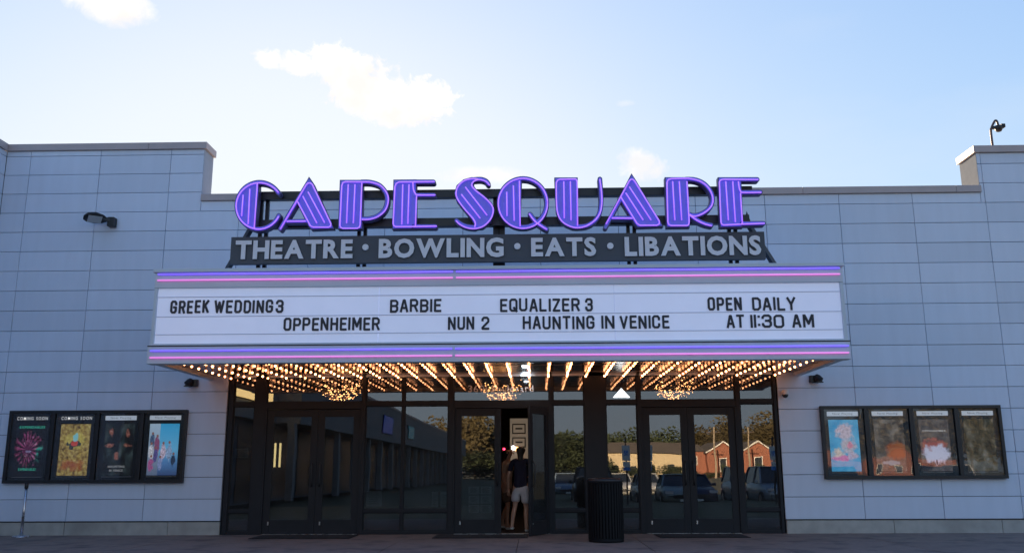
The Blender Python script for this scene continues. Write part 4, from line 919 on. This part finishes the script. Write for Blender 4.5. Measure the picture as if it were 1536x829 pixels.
# bin
M_bin = mat('near black bin paint', (0.007, 0.007, 0.008), 0.6, var=0.1, spec=0.2)
xb = W(908.5, 770, -1.9)[0]; rb = 0.295
BN = empty('litter_bin', (xb, -1.9, 0), 'tall black slatted litter bin in front of the glass entrance', 'bin')
MB().lathe([(rb-0.035, 0.03), (rb-0.035, 0.97)], (0, 0, 0), 28).build('liner', M_bin, BN, True)
MB().lathe([(rb-0.01, 0.0), (rb, 0.01), (rb, 0.05), (rb-0.012, 0.06)], (0, 0, 0), 28).build('base_ring', M_bin, BN, True)
MB().lathe([(rb-0.005, 0.955), (rb+0.008, 0.965), (rb+0.008, 1.01), (rb-0.03, 1.03), (0.16, 1.035), (0.15, 1.0), (0.02, 0.995)], (0, 0, 0), 28).build('lid', mat('black lid', (0.012, 0.012, 0.014), 0.4), BN, True)
slm = MB().box(-0.017, 0.017, -0.004, 0.004, 0.045, 0.96).mesh('slat', M_bin)
for k in range(36):
    a = 2*math.pi*k/36; o = link('slat', slm, BN, (rb*0.985*math.cos(a), rb*0.985*math.sin(a), 0)); o.rotation_euler = (0, 0, a+math.pi/2)
# stanchion
x, z = W(38, 760, -0.45)
E_ = empty('stanchion', (x-0.02, -0.45, 0), 'silver crowd stanchion with black belt head by the left poster case', 'stanchion')
MB().lathe([(0.16, 0.0), (0.16, 0.012), (0.12, 0.03), (0.03, 0.045), (0.001, 0.05)], (0, 0, 0), 28).build('base', M_steel, E_, True)
MB().lathe([(0.024, 0.03), (0.024, 0.88)], (0, 0, 0), 16).build('post', M_steel, E_, True)
MB().lathe([(0.03, 0.87), (0.034, 0.88), (0.034, 0.955), (0.03, 0.965), (0.001, 0.968)], (0, 0, 0), 16).build('belt_head', M_black, E_, True)
# mats
for (pa, pc, lb) in ((385, 532, 'black rubber mat in front of the left doors'), (652, 792, 'black rubber mat in front of the open centre doors'), (985, 1117, 'black rubber mat in front of the right doors')):
    a = W(pa, 806, -0.6)[0]; c = W(pc, 806, -0.6)[0]
    e = empty('door_mat', ((a+c)/2, -0.65, 0), lb, 'mat', 'rubber mats at the doors'); w_ = (c-a)/2
    b = MB(); b.box(-w_, w_, -0.45, 0.45, 0.003, 0.012); b.build('border', M_blackm, e, bevel=0.003)
    b = MB(); b.box(-w_+0.05, w_-0.05, -0.4, 0.4, 0.012, 0.017); b.build('pile', mat('dark pile', (0.018, 0.016, 0.017), 1.0, var=0.4, scale=90, bump=0.8), e)

# ------------------------------------------------------------------ the street behind the camera (seen in the glass)
def mir(px, py, D):
    """point seen in the entrance glass at photo position px,py whose whole light path is D metres: its place on the far side of the lot"""
    x, z = W(px, py, D-17.415); return x, -(D-17.415), z
GZ = -0.45
def leafmesh(name, rx, rz, n, size, seed, col):
    rnd = random.Random(seed); b = MB(); lob = [(rnd.uniform(-.5, .5)*rx, rnd.uniform(-.5, .5)*rx, rnd.uniform(-.42, .5)*rz, rnd.uniform(.35, .62)) for _ in range(9)]
    for _ in range(n):
        l = rnd.choice(lob); v = Vector((rnd.gauss(0, 1), rnd.gauss(0, 1), rnd.gauss(0, 1))).normalized()*(rnd.random()**0.4)*l[3]
        c = Vector((l[0]+v.x*rx, l[1]+v.y*rx, l[2]+v.z*rz)); a = Vector((rnd.gauss(0, 1), rnd.gauss(0, 1), rnd.gauss(0, 1))).normalized(); d = a.orthogonal().normalized(); s_ = size*rnd.uniform(.6, 1.3)
        k = len(b.v); b.v += [tuple(c+a*s_), tuple(c+d*s_*.6), tuple(c-a*s_), tuple(c-d*s_*.6)]; b.f.append((k, k+1, k+2, k+3))
    return b.mesh(name, col)
M_leafA = mat('brown green leaves', (0.11, 0.085, 0.035), 0.8, var=0.3, scale=0.8); M_leafB = mat('dark green leaves', (0.045, 0.06, 0.025), 0.8, var=0.3, scale=0.8); M_bark = mat('bark', (0.09, 0.065, 0.05), 0.9, var=0.2)
CR = [leafmesh('crown', 1.0, 1.0, 3000, 0.058, 3+i, (M_leafA, M_leafB)[i % 2]) for i in range(4)]
TR = [MB().tube([(0, 0, 0), (0.02, 0, 0.5), (0, 0.03, 1.0)], 0.05, 8, radii=[0.05, 0.035, 0.012]).tube([(0.02, 0, 0.5), (0.2, 0.05, 0.8)], 0.02, 6, radii=[0.025, 0.008]).tube([(0.01, 0, 0.45), (-0.2, -0.1, 0.78)], 0.02, 6, radii=[0.025, 0.008]).mesh('trunk', M_bark, True)]
def tree(x, y, h, w, k, label, group):
    e = empty('tree', (x, y, GZ-0.1), label, 'tree', group, rz=random.uniform(0, 6))
    o = link('trunk', TR[0], e); o.scale = (h*0.6, h*0.6, h*0.75); o = link('crown', CR[k % 4], e, (0, 0, h*0.56)); o.scale = (w*0.56, w*0.56, h*0.46)
ORD = 'first second third fourth fifth sixth seventh eighth ninth tenth eleventh twelfth thirteenth fourteenth fifteenth sixteenth seventeenth eighteenth nineteenth twentieth twenty-first twenty-second twenty-third twenty-fourth twenty-fifth'.split()
TPX = [1245, 1205, 1165, 1130, 1092, 1058, 1022, 990, 955, 925, 893, 866, 838, 806, 775, 742, 712, 688, 1300, 1350, 1400, 1450, 1500, 1550, 1605]
for i, (px, top, D, w, k) in enumerate([(1245, 622, 205, 16, 0), (1205, 618, 200, 15, 0), (1165, 622, 205, 14, 2), (1130, 634, 200, 13, 0), (1092, 640, 205, 14, 2), (1058, 638, 200, 12, 0), (1022, 652, 210, 12, 2), (990, 658, 215, 11, 1), (955, 652, 205, 12, 3), (925, 642, 200, 13, 1), (893, 650, 200, 12, 3),
        (866, 647, 190, 14, 1), (838, 642, 185, 14, 3), (806, 640, 180, 13, 1), (775, 636, 180, 13, 3), (742, 632, 175, 14, 1), (712, 634, 170, 12, 3), (688, 620, 160, 13, 0), (1300, 618, 195, 17, 2), (1350, 610, 190, 18, 0), (1400, 606, 190, 18, 2), (1450, 600, 185, 18, 0), (1500, 596, 185, 19, 2), (1550, 600, 185, 18, 0), (1605, 604, 190, 19, 2)]):
    x, y, z = mir(px, top, D); n_ = 1+sum(1 for q in TPX if q < px)
    tree(x, y, (z-GZ)*1.04, w, k, ('brown green leafy tree' if k % 2 == 0 else 'dark green bushy tree')+(' behind the houses' if px > 880 else ' at the lot edge')+', '+ORD[n_-1]+' counted from the shop wing', 'trees beyond the parking lot')
M_brick = mat('orange brick', (0.30, 0.115, 0.07), 0.9, var=0.12, scale=6); M_roofs = mat('brown shingles', (0.16, 0.13, 0.10), 0.9, var=0.15, scale=4); M_cream = mat('cream siding', (0.58, 0.47, 0.30), 0.85, var=0.05); M_wtrim = mat('white trim', (0.75, 0.72, 0.66), 0.6)
M_win = mat('dark house window', (0.03, 0.035, 0.04), 0.2)
def gable_house(xc, y, w, d, eave, peak, wall, label, wings=(), wins=()):
    e = empty('house', (xc, y, GZ), label, 'house')
    b = MB(); b.box(-w/2, w/2, -d, 0, 0, eave); n = len(b.v); b.v += [(-w/2, 0, eave), (w/2, 0, eave), (0, 0, peak), (-w/2, -d, eave), (w/2, -d, eave), (0, -d, peak)]; b.f += [(n+1, n, n+2), (n+3, n+4, n+5)]
    for x0, x1, ev in wings: b.box(x0, x1, -d, -1.2, 0, ev)
    b.build('wall', wall, e)
    r_ = MB(); 
    for s_ in (-1, 1): r_.bar((s_*(w/2+0.35), -d/2, eave-0.25), (0, -d/2, peak+0.12), 0.22, d+0.7, up=(0, 1, 0)) if False else r_.v.__class__
    k = len(r_.v); o_ = 0.35; dz = (peak-eave)/(w/2)*o_
    for yy in (o_, -d-o_): r_.v += [(-w/2-o_, yy, eave-dz), (0, yy, peak), (w/2+o_, yy, eave-dz), (-w/2-o_, yy, eave-dz+0.2), (0, yy, peak+0.2), (w/2+o_, yy, eave-dz+0.2)]
    r_.f += [(0, 1, 7, 6), (1, 2, 8, 7), (3, 9, 10, 4), (4, 10, 11, 5), (0, 3, 4, 1), (1, 4, 5, 2), (6, 7, 10, 9), (7, 8, 11, 10), (0, 6, 9, 3), (2, 5, 11, 8)]
    for x0, x1, ev in wings:
        k = len(r_.v); r_.v += [(x0-0.3, -1.2+0.4, ev), (x1, -1.2+0.4, ev), (x1, -d/2-0.6, peak-0.3), (x0-0.3, -d/2-0.6, peak-0.3), (x1, -d-0.4, ev), (x0-0.3, -d-0.4, ev)]; r_.f += [(k+1, k, k+3, k+2), (k+2, k+3, k+5, k+4)]
    r_.build('roof', M_roofs, e)
    if w < 10: t = MB(); t.bar((-w/2-o_, o_+0.03, eave-dz+0.05), (0, o_+0.03, peak+0.05), 0.2, 0.32, up=(0, 1, 0)); t.bar((w/2+o_, o_+0.03, eave-dz+0.05), (0, o_+0.03, peak+0.05), 0.2, 0.32, up=(0, 1, 0)); t.build('rake_trim', M_wtrim, e)
    for x, z0, ww, hh, yy in wins:
        f = MB().box(x-ww/2-0.12, x+ww/2+0.12, yy, yy+0.08, z0-0.12, z0+hh+0.12).build('window', M_wtrim, e); MB().box(x-ww/2, x+ww/2, yy+0.08, yy+0.1, z0, z0+hh).build('pane', M_win, f)
    return e
x, y, z = mir(1137, 662, 167); x2, _, ze = mir(1137, 677, 167)
gable_house(x, y, 6.0, 12, ze-GZ, z-GZ, M_brick, 'orange brick house with a steep white trimmed gable across the lot', wings=((-14, -3, 5.0), (3, 13, 5.0)), wins=((-0.2, 1.3, 1.3, 2.5, 0), (-5.2, 2.6, 1.1, 1.5, -1.2), (-7.8, 2.6, 1.1, 1.5, -1.2), (-10.6, 2.6, 1.1, 1.5, -1.2), (5.5, 2.6, 1.1, 1.5, -1.2), (9, 2.6, 1.1, 1.5, -1.2)))
x, y, z = mir(1345, 680, 172)
gable_house(x, y, 12.0, 12, 3.4, 5.0, M_brick, 'long low brick house with a shallow roof farther right across the lot', wings=((-12, -6, 3.4), (6, 12, 3.4)), wins=((0, 1.2, 1.4, 1.6, 0), (-3.5, 1.2, 1.1, 1.5, 0), (3.5, 1.2, 1.1, 1.5, 0)))
xa = mir(905, 670, 165)[0]; xb = mir(1040, 670, 165)[0]
e = empty('cream_building', ((xa+xb)/2, -150, GZ), 'long cream walled building with a shallow brown roof across the lot', 'building'); w = (xb-xa)/2
MB().box(-w, w, -14, 0, 0, 4.7).build('wall', M_cream, e)
b = MB(); b.v = [(-w-.4, .6, 4.6), (w+.4, .6, 4.6), (w-2, -7, 6.8), (-w+2, -7, 6.8), (w+.4, -14.6, 4.6), (-w-.4, -14.6, 4.6)]; b.f = [(1, 0, 3, 2), (2, 3, 5, 4), (0, 5, 3), (1, 2, 4), (0, 1, 4, 5)]; b.build('roof', M_roofs, e)
for k in range(5): MB().box(-w+1.5+k*3.2, -w+2.8+k*3.2, 0, 0.08, 1.0, 2.6).build('window', M_win, e)
BL = ['tall narrow bush standing before the gable of the brick house', 'wide low bush along the left wing of the brick house', 'low hedge bush under the brick house windows beside its gable', 'round bush at the left end of the cream building',
      'low wide bush in the middle before the cream building', 'tall bush near the right end of the cream building', 'low bush just right of the brick gable', 'wide dark bush at the lot edge, nearest the shop wing', 'wide dark bush second from the shop wing', 'wide dark bush third from the shop wing', 'wide dark bush fourth from the shop wing', 'wide dark bush left of the cream building']
for i, (px, D, h, w_) in enumerate(((1140, 158, 2.9, 2.2), (1085, 160, 1.7, 5), (1118, 160, 1.4, 3.5), (915, 158, 3.2, 4), (950, 158, 2.6, 5), (985, 158, 3.4, 4), (1175, 160, 1.6, 4), (700, 150, 5.2, 16), (748, 152, 5.0, 16), (800, 150, 4.6, 15), (848, 152, 4.8, 14), (888, 153, 4.4, 10))):
    x, y, z = mir(px, 690, D); e = empty('bush', (x, y, GZ-0.1), BL[i], 'bush', 'bushes by the houses')
    o = link('leaves', CR[1+2*(i % 2)], e, (0, 0, h*0.5)); o.scale = (w_/2, w_/2, h*0.55)
for px, top, D in ((1121, 640, 150), (1066, 650, 155), (1000, 655, 150)):
    x, y, z = mir(px, top, D); e = empty('utility_pole', (x, y, GZ), {1121: 'pale wooden utility pole just left of the brick gable', 1066: 'pale wooden utility pole near the left end of the brick house', 1000: 'pale wooden utility pole before the cream building'}[px], 'utility pole', 'utility poles across the lot')
    MB().tube([(0, 0, 0), (0, 0, z-GZ)], 0.16, 8, radii=[0.19, 0.12]).build('pole', mat('pale wood', (0.35, 0.28, 0.2), 0.9), e); MB().box(-1.1, 1.1, -0.08, 0.08, z-GZ-0.9, z-GZ-0.75).build('crossarm', M_bark, e)
# accessible parking signs
M_sgnw = mat('white sign face', (0.80, 0.92, 0.95), 0.3); M_sgnb = mat('blue sign face', (0.05, 0.28, 0.85), 0.4)
for px, lb in ((939, 'white and blue accessible parking sign, the nearer to the litter bin'), (1161, 'white and blue accessible parking sign at the right end of the bays')):
    x, y, z1 = mir(px, 668, 37); z0 = mir(px, 705, 37)[2]
    e = empty('parking_sign', (x, y, GZ), lb, 'sign'); h = z1-z0
    MB().box(-0.03, 0.03, -0.06, -0.005, 0, z1-GZ+0.35).build('post', M_black, e)
    MB().box(-0.17, 0.17, -0.004, 0.004, z0-GZ+h*0.40, z1-GZ).build('upper_plate', M_sgnw, e, bevel=0.002); MB().box(-0.15, 0.15, -0.004, 0.004, z0-GZ+h*0.16, z0-GZ+h*0.37).build('middle_plate', M_sgnw, e); MB().box(-0.15, 0.15, -0.004, 0.004, z0-GZ, z0-GZ+h*0.15).build('lower_plate', M_sgnb, e)
    cz = z1-GZ-h*0.32; s_ = MB(); s_.box(-0.085, 0.085, 0.004, 0.007, cz-0.10, cz+0.115); s_.build('blue_square', M_sgnb, e)
    s_ = MB(); s_.tube([(0.06*math.cos(R(a)), 0.009, cz-0.03+0.06*math.sin(R(a))) for a in range(150, 400, 20)], 0.009, 5); s_.tube([(-0.01, 0.009, cz+0.06), (-0.01, 0.009, cz-0.0), (0.04, 0.009, cz-0.0), (0.065, 0.009, cz-0.07)], 0.009, 5); s_.ball((-0.01, 0.009, cz+0.085), 0.016, 6, 4); s_.build('wheelchair_symbol', M_sgnw, e)
# cars
def car(loc, rz, label, col, suv=False, group=None):
    e = empty('parked_car', loc, label, 'car', group, rz); paint = mat('car paint '+str(col), col, 0.25, 0.3, spec=0.6)
    k = 1.14 if suv else 1.0; Lc = 2.25; 
    # stations along x: (x, z bottom, z belt/hood, half width)
    stn = [(-Lc, .45, .62, .70), (-Lc+.12, .28, .80, .82), (-1.55, .22, .95, .88), (-0.6, .20, .98, .90), (0.6, .20, .96, .90), (1.15, .22, .92, .88), (1.75, .25, .82, .85), (Lc-.1, .30, .68, .78), (Lc, .42, .56, .66)]
    b = MB()
    for x, zb, zt, w in stn:
        zt *= k
        for s_ in (1, -1):
            pr = [(w*.90, zb), (w, zb+.12), (w*1.0, (zb+zt)/2), (w*.97, zt-.06), (w*.84, zt)]
            for yy, zz in (pr if s_ > 0 else pr[::-1]): b.v.append((x, s_*yy, zz))
    n = 10
    for i in range(len(stn)-1):
        for j in range(n): b.f.append((i*n+j, (i+1)*n+j, (i+1)*n+(j+1) % n, i*n+(j+1) % n))
    b.f.append(tuple(range(n))[::1]); b.f.append(tuple((len(stn)-1)*n+j for j in range(n))[::-1]); b.build('body', paint, e, True)
    rt_, rb_ = 1.45*k+(.12 if suv else 0), .93*k
    lo = [(-2.0 if suv else -1.6, .80), (1.05, .80)]; hi = [(-1.75 if suv else -1.0, .64), (0.35, .64)]
    g_ = MB(); g_.v = [(lo[0][0], .8, rb_), (lo[0][0], -.8, rb_), (lo[1][0], -.8, rb_), (lo[1][0], .8, rb_), (hi[0][0], .64, rt_-.04), (hi[0][0], -.64, rt_-.04), (hi[1][0], -.64, rt_-.04), (hi[1][0], .64, rt_-.04)]
    g_.f = [(0, 1, 5, 4), (1, 2, 6, 5), (2, 3, 7, 6), (3, 0, 4, 7), (4, 5, 6, 7)]; g_.build('window_glass', M_carglass, e)
    r_ = MB(); r_.box(hi[0][0]-.03, hi[1][0]+.05, -.66, .66, rt_-.045, rt_); r_.build('roof', paint, e, bevel=0.02)
    p_ = MB()
    for s_ in (1, -1):
        for a, c in (((lo[0][0], .81*s_, rb_), (hi[0][0], .65*s_, rt_-.02)), ((lo[1][0], .81*s_, rb_), (hi[1][0], .65*s_, rt_-.02)), ((-.35, .82*s_, rb_), (-.3, .66*s_, rt_-.02))): p_.bar(a, c, .07, .05)
    p_.build('pillars', paint, e)
    for x in (-1.4, 1.4):
        for s_ in (1, -1):
            w_ = MB(); w_.tube([(x, s_*.70, .34), (x, s_*.915, .34)], .34, 20); w = w_.build('wheel', M_blackm, e); MB().tube([(x, s_*.9, .34), (x, s_*.925, .34)], .2, 14).build('rim', M_steel, w)
    for s_ in (1, -1):
        MB().box(Lc-.17, Lc-.02, s_*.62-.17, s_*.62+.17, .62*k, .74*k).build('headlight', mat('lamp glass', (.7, .72, .75), .15), e); MB().box(-Lc+.02, -Lc+.14, s_*.62-.15, s_*.62+.15, .68*k, .84*k).build('tail_light', mat('red lens plastic', (.35, .01, .01), .25), e)
        MB().box(.75, .95, s_*.88-.0 if s_ > 0 else -1.03, 1.03 if s_ > 0 else -.88, .92*k, 1.05*k).build('door_mirror', paint, e, bevel=.02)
    MB().box(Lc-.06, Lc+.01, -.45, .45, .42, .58).build('grille', M_black, e); MB().box(Lc-.0, Lc+.02, -.16, .16, .30, .40).build('number_plate', M_sgnw, e)
    return e
for x, y, lb, col, suv, fr in ((10.9, -24.9, 'silver blue SUV parked nose in behind the right parking sign', (0.35, 0.42, 0.47), True, 1), (8.15, -25.1, 'dark blue car parked between the silver SUV and the pale car', (0.03, 0.04, 0.09), False, 1), (5.4, -24.8, 'pale grey green car parked nose in facing the theatre', (0.30, 0.38, 0.38), False, 1),
        (2.65, -25.0, 'black SUV parked tail in behind the left parking sign', (0.015, 0.016, 0.02), True, -1), (13.7, -24.9, 'grey SUV at the right end of the parked row', (0.16, 0.17, 0.18), True, 1), (2.0, -38.5, 'light blue car in the second parked row near its left end', (0.2, 0.27, 0.36), False, 1), (4.9, -38.3, 'white car in the second parked row beside the light blue car', (0.6, 0.6, 0.58), False, 1),
        (10.5, -38.6, 'maroon car in the second parked row', (0.12, 0.02, 0.02), False, 1), (16.3, -38.4, 'dark green SUV in the second parked row', (0.03, 0.05, 0.04), True, 1), (19.0, -25.0, 'white SUV parked beyond the gap right of the grey SUV', (0.6, 0.6, 0.6), True, 1)):
    car((x, y, GZ), R(90*fr), lb, col, suv, 'parked cars in the lot')

# ------------------------------------------------------------------ people
def skin(name, verts, edges, m, parent=None, sub=1, root=0, loc=None):
    me = bpy.data.meshes.new(name); me.from_pydata([v[:3] for v in verts], edges, []); me.materials.append(m)
    o = bpy.data.objects.new(name, me); C.objects.link(o); o.parent = parent
    mo = o.modifiers.new('skin', 'SKIN'); mo.use_smooth_shade = True
    if not me.skin_vertices: raise RuntimeError('no skin layer')
    for i, v in enumerate(verts):
        r = v[3] if len(v) == 4 else None
        me.skin_vertices[0].data[i].radius = (v[3], v[3]) if len(v) == 4 else (v[3], v[4]); me.skin_vertices[0].data[i].use_root = (i == root)
    s = o.modifiers.new('sub', 'SUBSURF'); s.levels = s.render_levels = sub+1
    # bake
    dg = bpy.context.evaluated_depsgraph_get(); nm = bpy.data.meshes.new_from_object(o.evaluated_get(dg)); bpy.data.objects.remove(o); bpy.data.meshes.remove(me); nm.name = name
    nm.polygons.foreach_set('use_smooth', [True]*len(nm.polygons))
    if not nm.materials: nm.materials.append(m)
    return link(name, nm, parent)
def person(loc, rz, label, top, bottom, sk, hair, pose, height=1.72, hairlong=True, skirt=False):
    P = empty('person', loc, label, 'person', rz=rz); s = height/1.75; P.scale = (s, s, s)
    # local: facing -y ; x right
    lf, rf, lh, rh, lean = pose['lf'], pose['rf'], pose['lh'], pose['rh'], pose.get('lean', 0)
    hip = (0, 0, 0.94); ch = (0, -lean*0.6, 1.28); nk = (0, -lean, 1.48); hd_ = (0, -lean-0.02, 1.60)
    def knee(f, s_): return (s_*0.095+(f[0]-s_*0.1)*0.4, f[1]*0.45-0.05-f[2]*0.35, 0.49+f[2]*0.45)
    V = []; E = []
    def add(v, link_=None):
        V.append(v); i = len(V)-1
        if link_ is not None: E.append((link_, i))
        return i
    pel = add((*hip, 0.15, 0.11)); wa = add((0, -lean*0.3, 1.08, 0.125, 0.095), pel); c_ = add((*ch, 0.15, 0.10), wa); sh = add((0, -lean*0.9, 1.41, 0.11, 0.075), c_)
    n1 = add((*nk, 0.052), sh); h1 = add((nk[0], nk[1]-0.01, 1.55, 0.055, 0.06), n1); h2 = add((hd_[0], hd_[1]-0.015, 1.63, 0.076, 0.092), h1); h3 = add((hd_[0], hd_[1], 1.71, 0.062, 0.078), h2)
    joints = {}
    for s_, f in ((-1, lf), (1, rf)):
        hj = add((s_*0.095, 0, 0.88, 0.09), pel); k = knee(f, s_); md = add(((s_*0.095+k[0])/2, k[1]/2, (0.88+k[2])/2, 0.078), hj); kn = add((*k, 0.052), md)
        an = (f[0], f[1], f[2]+0.09); cf = add(((k[0]+an[0])/2, (k[1]+an[1])/2+0.015, k[2]*0.6+an[2]*0.4, 0.052), kn); a_ = add((*an, 0.034), cf); hl = add((f[0], f[1]+0.03, f[2]+0.035, 0.034), a_); toe = add((f[0]+s_*0.02, f[1]-0.14, f[2]+0.03, 0.034, 0.024), a_)
    for s_, h in ((-1, lh), (1, rh)):
        shj = (s_*0.18, sh and -lean*0.9, 1.40); a1 = add((*shj, 0.052), sh); el = (shj[0]*0.45+h[0]*0.55+s_*0.03, shj[1]*0.5+h[1]*0.5+0.05, shj[2]*0.5+h[2]*0.5-0.02)
        a2 = add((*el, 0.038), a1); a3 = add((*h, 0.025), a2)
        d = (Vector(h)-Vector(el)).normalized(); pl = Vector(h)+d*0.06; a4 = add((*pl, 0.036, 0.018), a3)
        side = d.cross(Vector((0, 1, 0)));
        if side.length < 0.2: side = d.cross(Vector((1, 0, 0)))
        side.normalize()
        for q, ln_ in ((-1.5, 0.065), (-0.5, 0.08), (0.5, 0.075), (1.5, 0.06)):
            b1 = pl+side*q*0.018+d*0.03; b2 = b1+d*ln_*0.55+Vector((0, -0.006, 0)); b3 = b2+d*ln_*0.35+Vector((0, -0.014, 0))
            i1 = add((*b1, 0.009), a4); i2 = add((*b2, 0.0085), i1); add((*b3, 0.007), i2)
        t1 = add((*(Vector(h)+d*0.03+side*0.035), 0.010), a3); add((*(Vector(h)+d*0.075+side*0.052), 0.008), t1)
        joints[s_] = (shj, el, h)
    skin('body', V, E, sk, P, sub=1)
    # face
    hx, hy = hd_[0], hd_[1]
    b = MB(); b.ball((hx-0.03, hy-0.095, 1.645), 0.011, 8, 6); b.ball((hx+0.03, hy-0.095, 1.645), 0.011, 8, 6); b.build('eyes', M_black, P, True)
    b = MB(); b.tube([(hx, hy-0.098, 1.645), (hx, hy-0.122, 1.61), (hx, hy-0.105, 1.60)], 0.012, 6, radii=[0.008, 0.014, 0.01]); b.build('nose', sk, P, True)
    b = MB(); b.tube([(hx-0.024, hy-0.093, 1.575), (hx, hy-0.1, 1.573), (hx+0.024, hy-0.093, 1.575)], 0.006, 6); b.build('mouth', mat('lips', (0.35, 0.12, 0.1), 0.5), P, True)
    b = MB(); b.ball((hx-0.08, hy, 1.635), 0.02, 8, 6); b.ball((hx+0.08, hy, 1.635), 0.02, 8, 6); b.build('ears', sk, P, True)
    # hair
    V2 = [(hx, hy+0.03, 1.70, 0.112, 0.112), (hx, hy+0.045, 1.62, 0.112, 0.095), (hx, hy+0.06, 1.54, 0.06, 0.05)]; E2 = [(0, 1), (1, 2)]
    if hairlong: V2 += [(hx, hy+0.085, 1.46, 0.07, 0.035), (hx, hy+0.09, 1.40, 0.045, 0.022)]; E2 += [(2, 3), (3, 4)]
    skin('hair', V2, E2, hair, P)
    # top with sleeves
    V3 = [(0, 0, 0.84, 0.172, 0.13), (0, 0, 0.95, 0.165, 0.128), (0, -lean*0.3, 1.08, 0.145, 0.115), (0, -lean*0.6, 1.28, 0.168, 0.12), (0, -lean*0.9, 1.415, 0.12, 0.085)]; E3 = [(0, 1), (1, 2), (2, 3), (3, 4)]
    for s_ in (-1, 1):
        shj, el, h = joints[s_]; i = len(V3); V3 += [(*shj, 0.064), tuple(Vector(shj).lerp(Vector(el), 0.75))+(0.056,)]; E3 += [(4, i), (i, i+1)]
    skin('top', V3, E3, top, P)
    V4 = [(0, 0, 0.97, 0.158, 0.12), (0, 0, 0.86, 0.165, 0.128)]; E4 = [(0, 1)]
    for s_, f in ((-1, lf), (1, rf)):
        k = knee(f, s_); hj = Vector((s_*0.095, 0, 0.82)); kk = Vector(k); i = len(V4); V4 += [(*hj, 0.108), (*hj.lerp(kk, 0.55), 0.104), (*hj.lerp(kk, 0.78), 0.098)]; E4 += [(1, i), (i, i+1), (i+1, i+2)]
    skin('shorts', V4, E4, bottom, P)
    for s_, f in ((-1, lf), (1, rf)):
        skin('shoe', [(f[0], f[1]+0.035, f[2]+0.035, 0.042, 0.035), (f[0]+s_*0.01, f[1]-0.06, f[2]+0.034, 0.044, 0.032), (f[0]+s_*0.02, f[1]-0.16, f[2]+0.028, 0.038, 0.024)], [(0, 1), (1, 2)], mat('off white shoe', (0.6, 0.58, 0.56), 0.6), P)
    return P
M_skin = mat('light skin', (0.5, 0.29, 0.2), 0.55, var=0.05); M_skin2 = mat('tanned skin', (0.38, 0.2, 0.13), 0.55, var=0.05)
M_navy = mat('navy cloth', (0.012, 0.013, 0.035), 0.9, var=0.15, scale=20); M_wsh = mat('white cotton', (0.62, 0.6, 0.62), 0.9, var=0.06, scale=12, bump=0.3)
M_hair = mat('dark hair', (0.015, 0.01, 0.008), 0.6, var=0.3, scale=60); M_tan = mat('tan cloth', (0.32, 0.22, 0.16), 0.9, var=0.1, scale=15)
M_brown = mat('brown cloth', (0.14, 0.09, 0.065), 0.9, var=0.1)
x, z = W(781, 760, 0.55)
person((x, 0.55, 0), R(180-12), 'person in a navy top and white shorts stepping in through the open centre door', M_navy, M_wsh, M_skin, M_hair,
       {'lf': (-0.09, -0.12, 0.0), 'rf': (0.12, 0.26, 0.06), 'lh': (-0.26, -0.30, 1.06), 'rh': (0.27, -0.05, 0.86), 'lean': 0.05}, height=1.66)
x, z = W(760, 760, 1.35)
person((x, 1.35, 0), R(70), 'person in a tan top and brown shorts half hidden behind the closed door leaf', M_tan, M_brown, M_skin2, M_hair,
       {'lf': (-0.1, -0.05, 0.0), 'rf': (0.1, 0.16, 0.02), 'lh': (-0.25, -0.12, 0.86), 'rh': (0.22, -0.34, 1.15), 'lean': 0.03}, height=1.62)
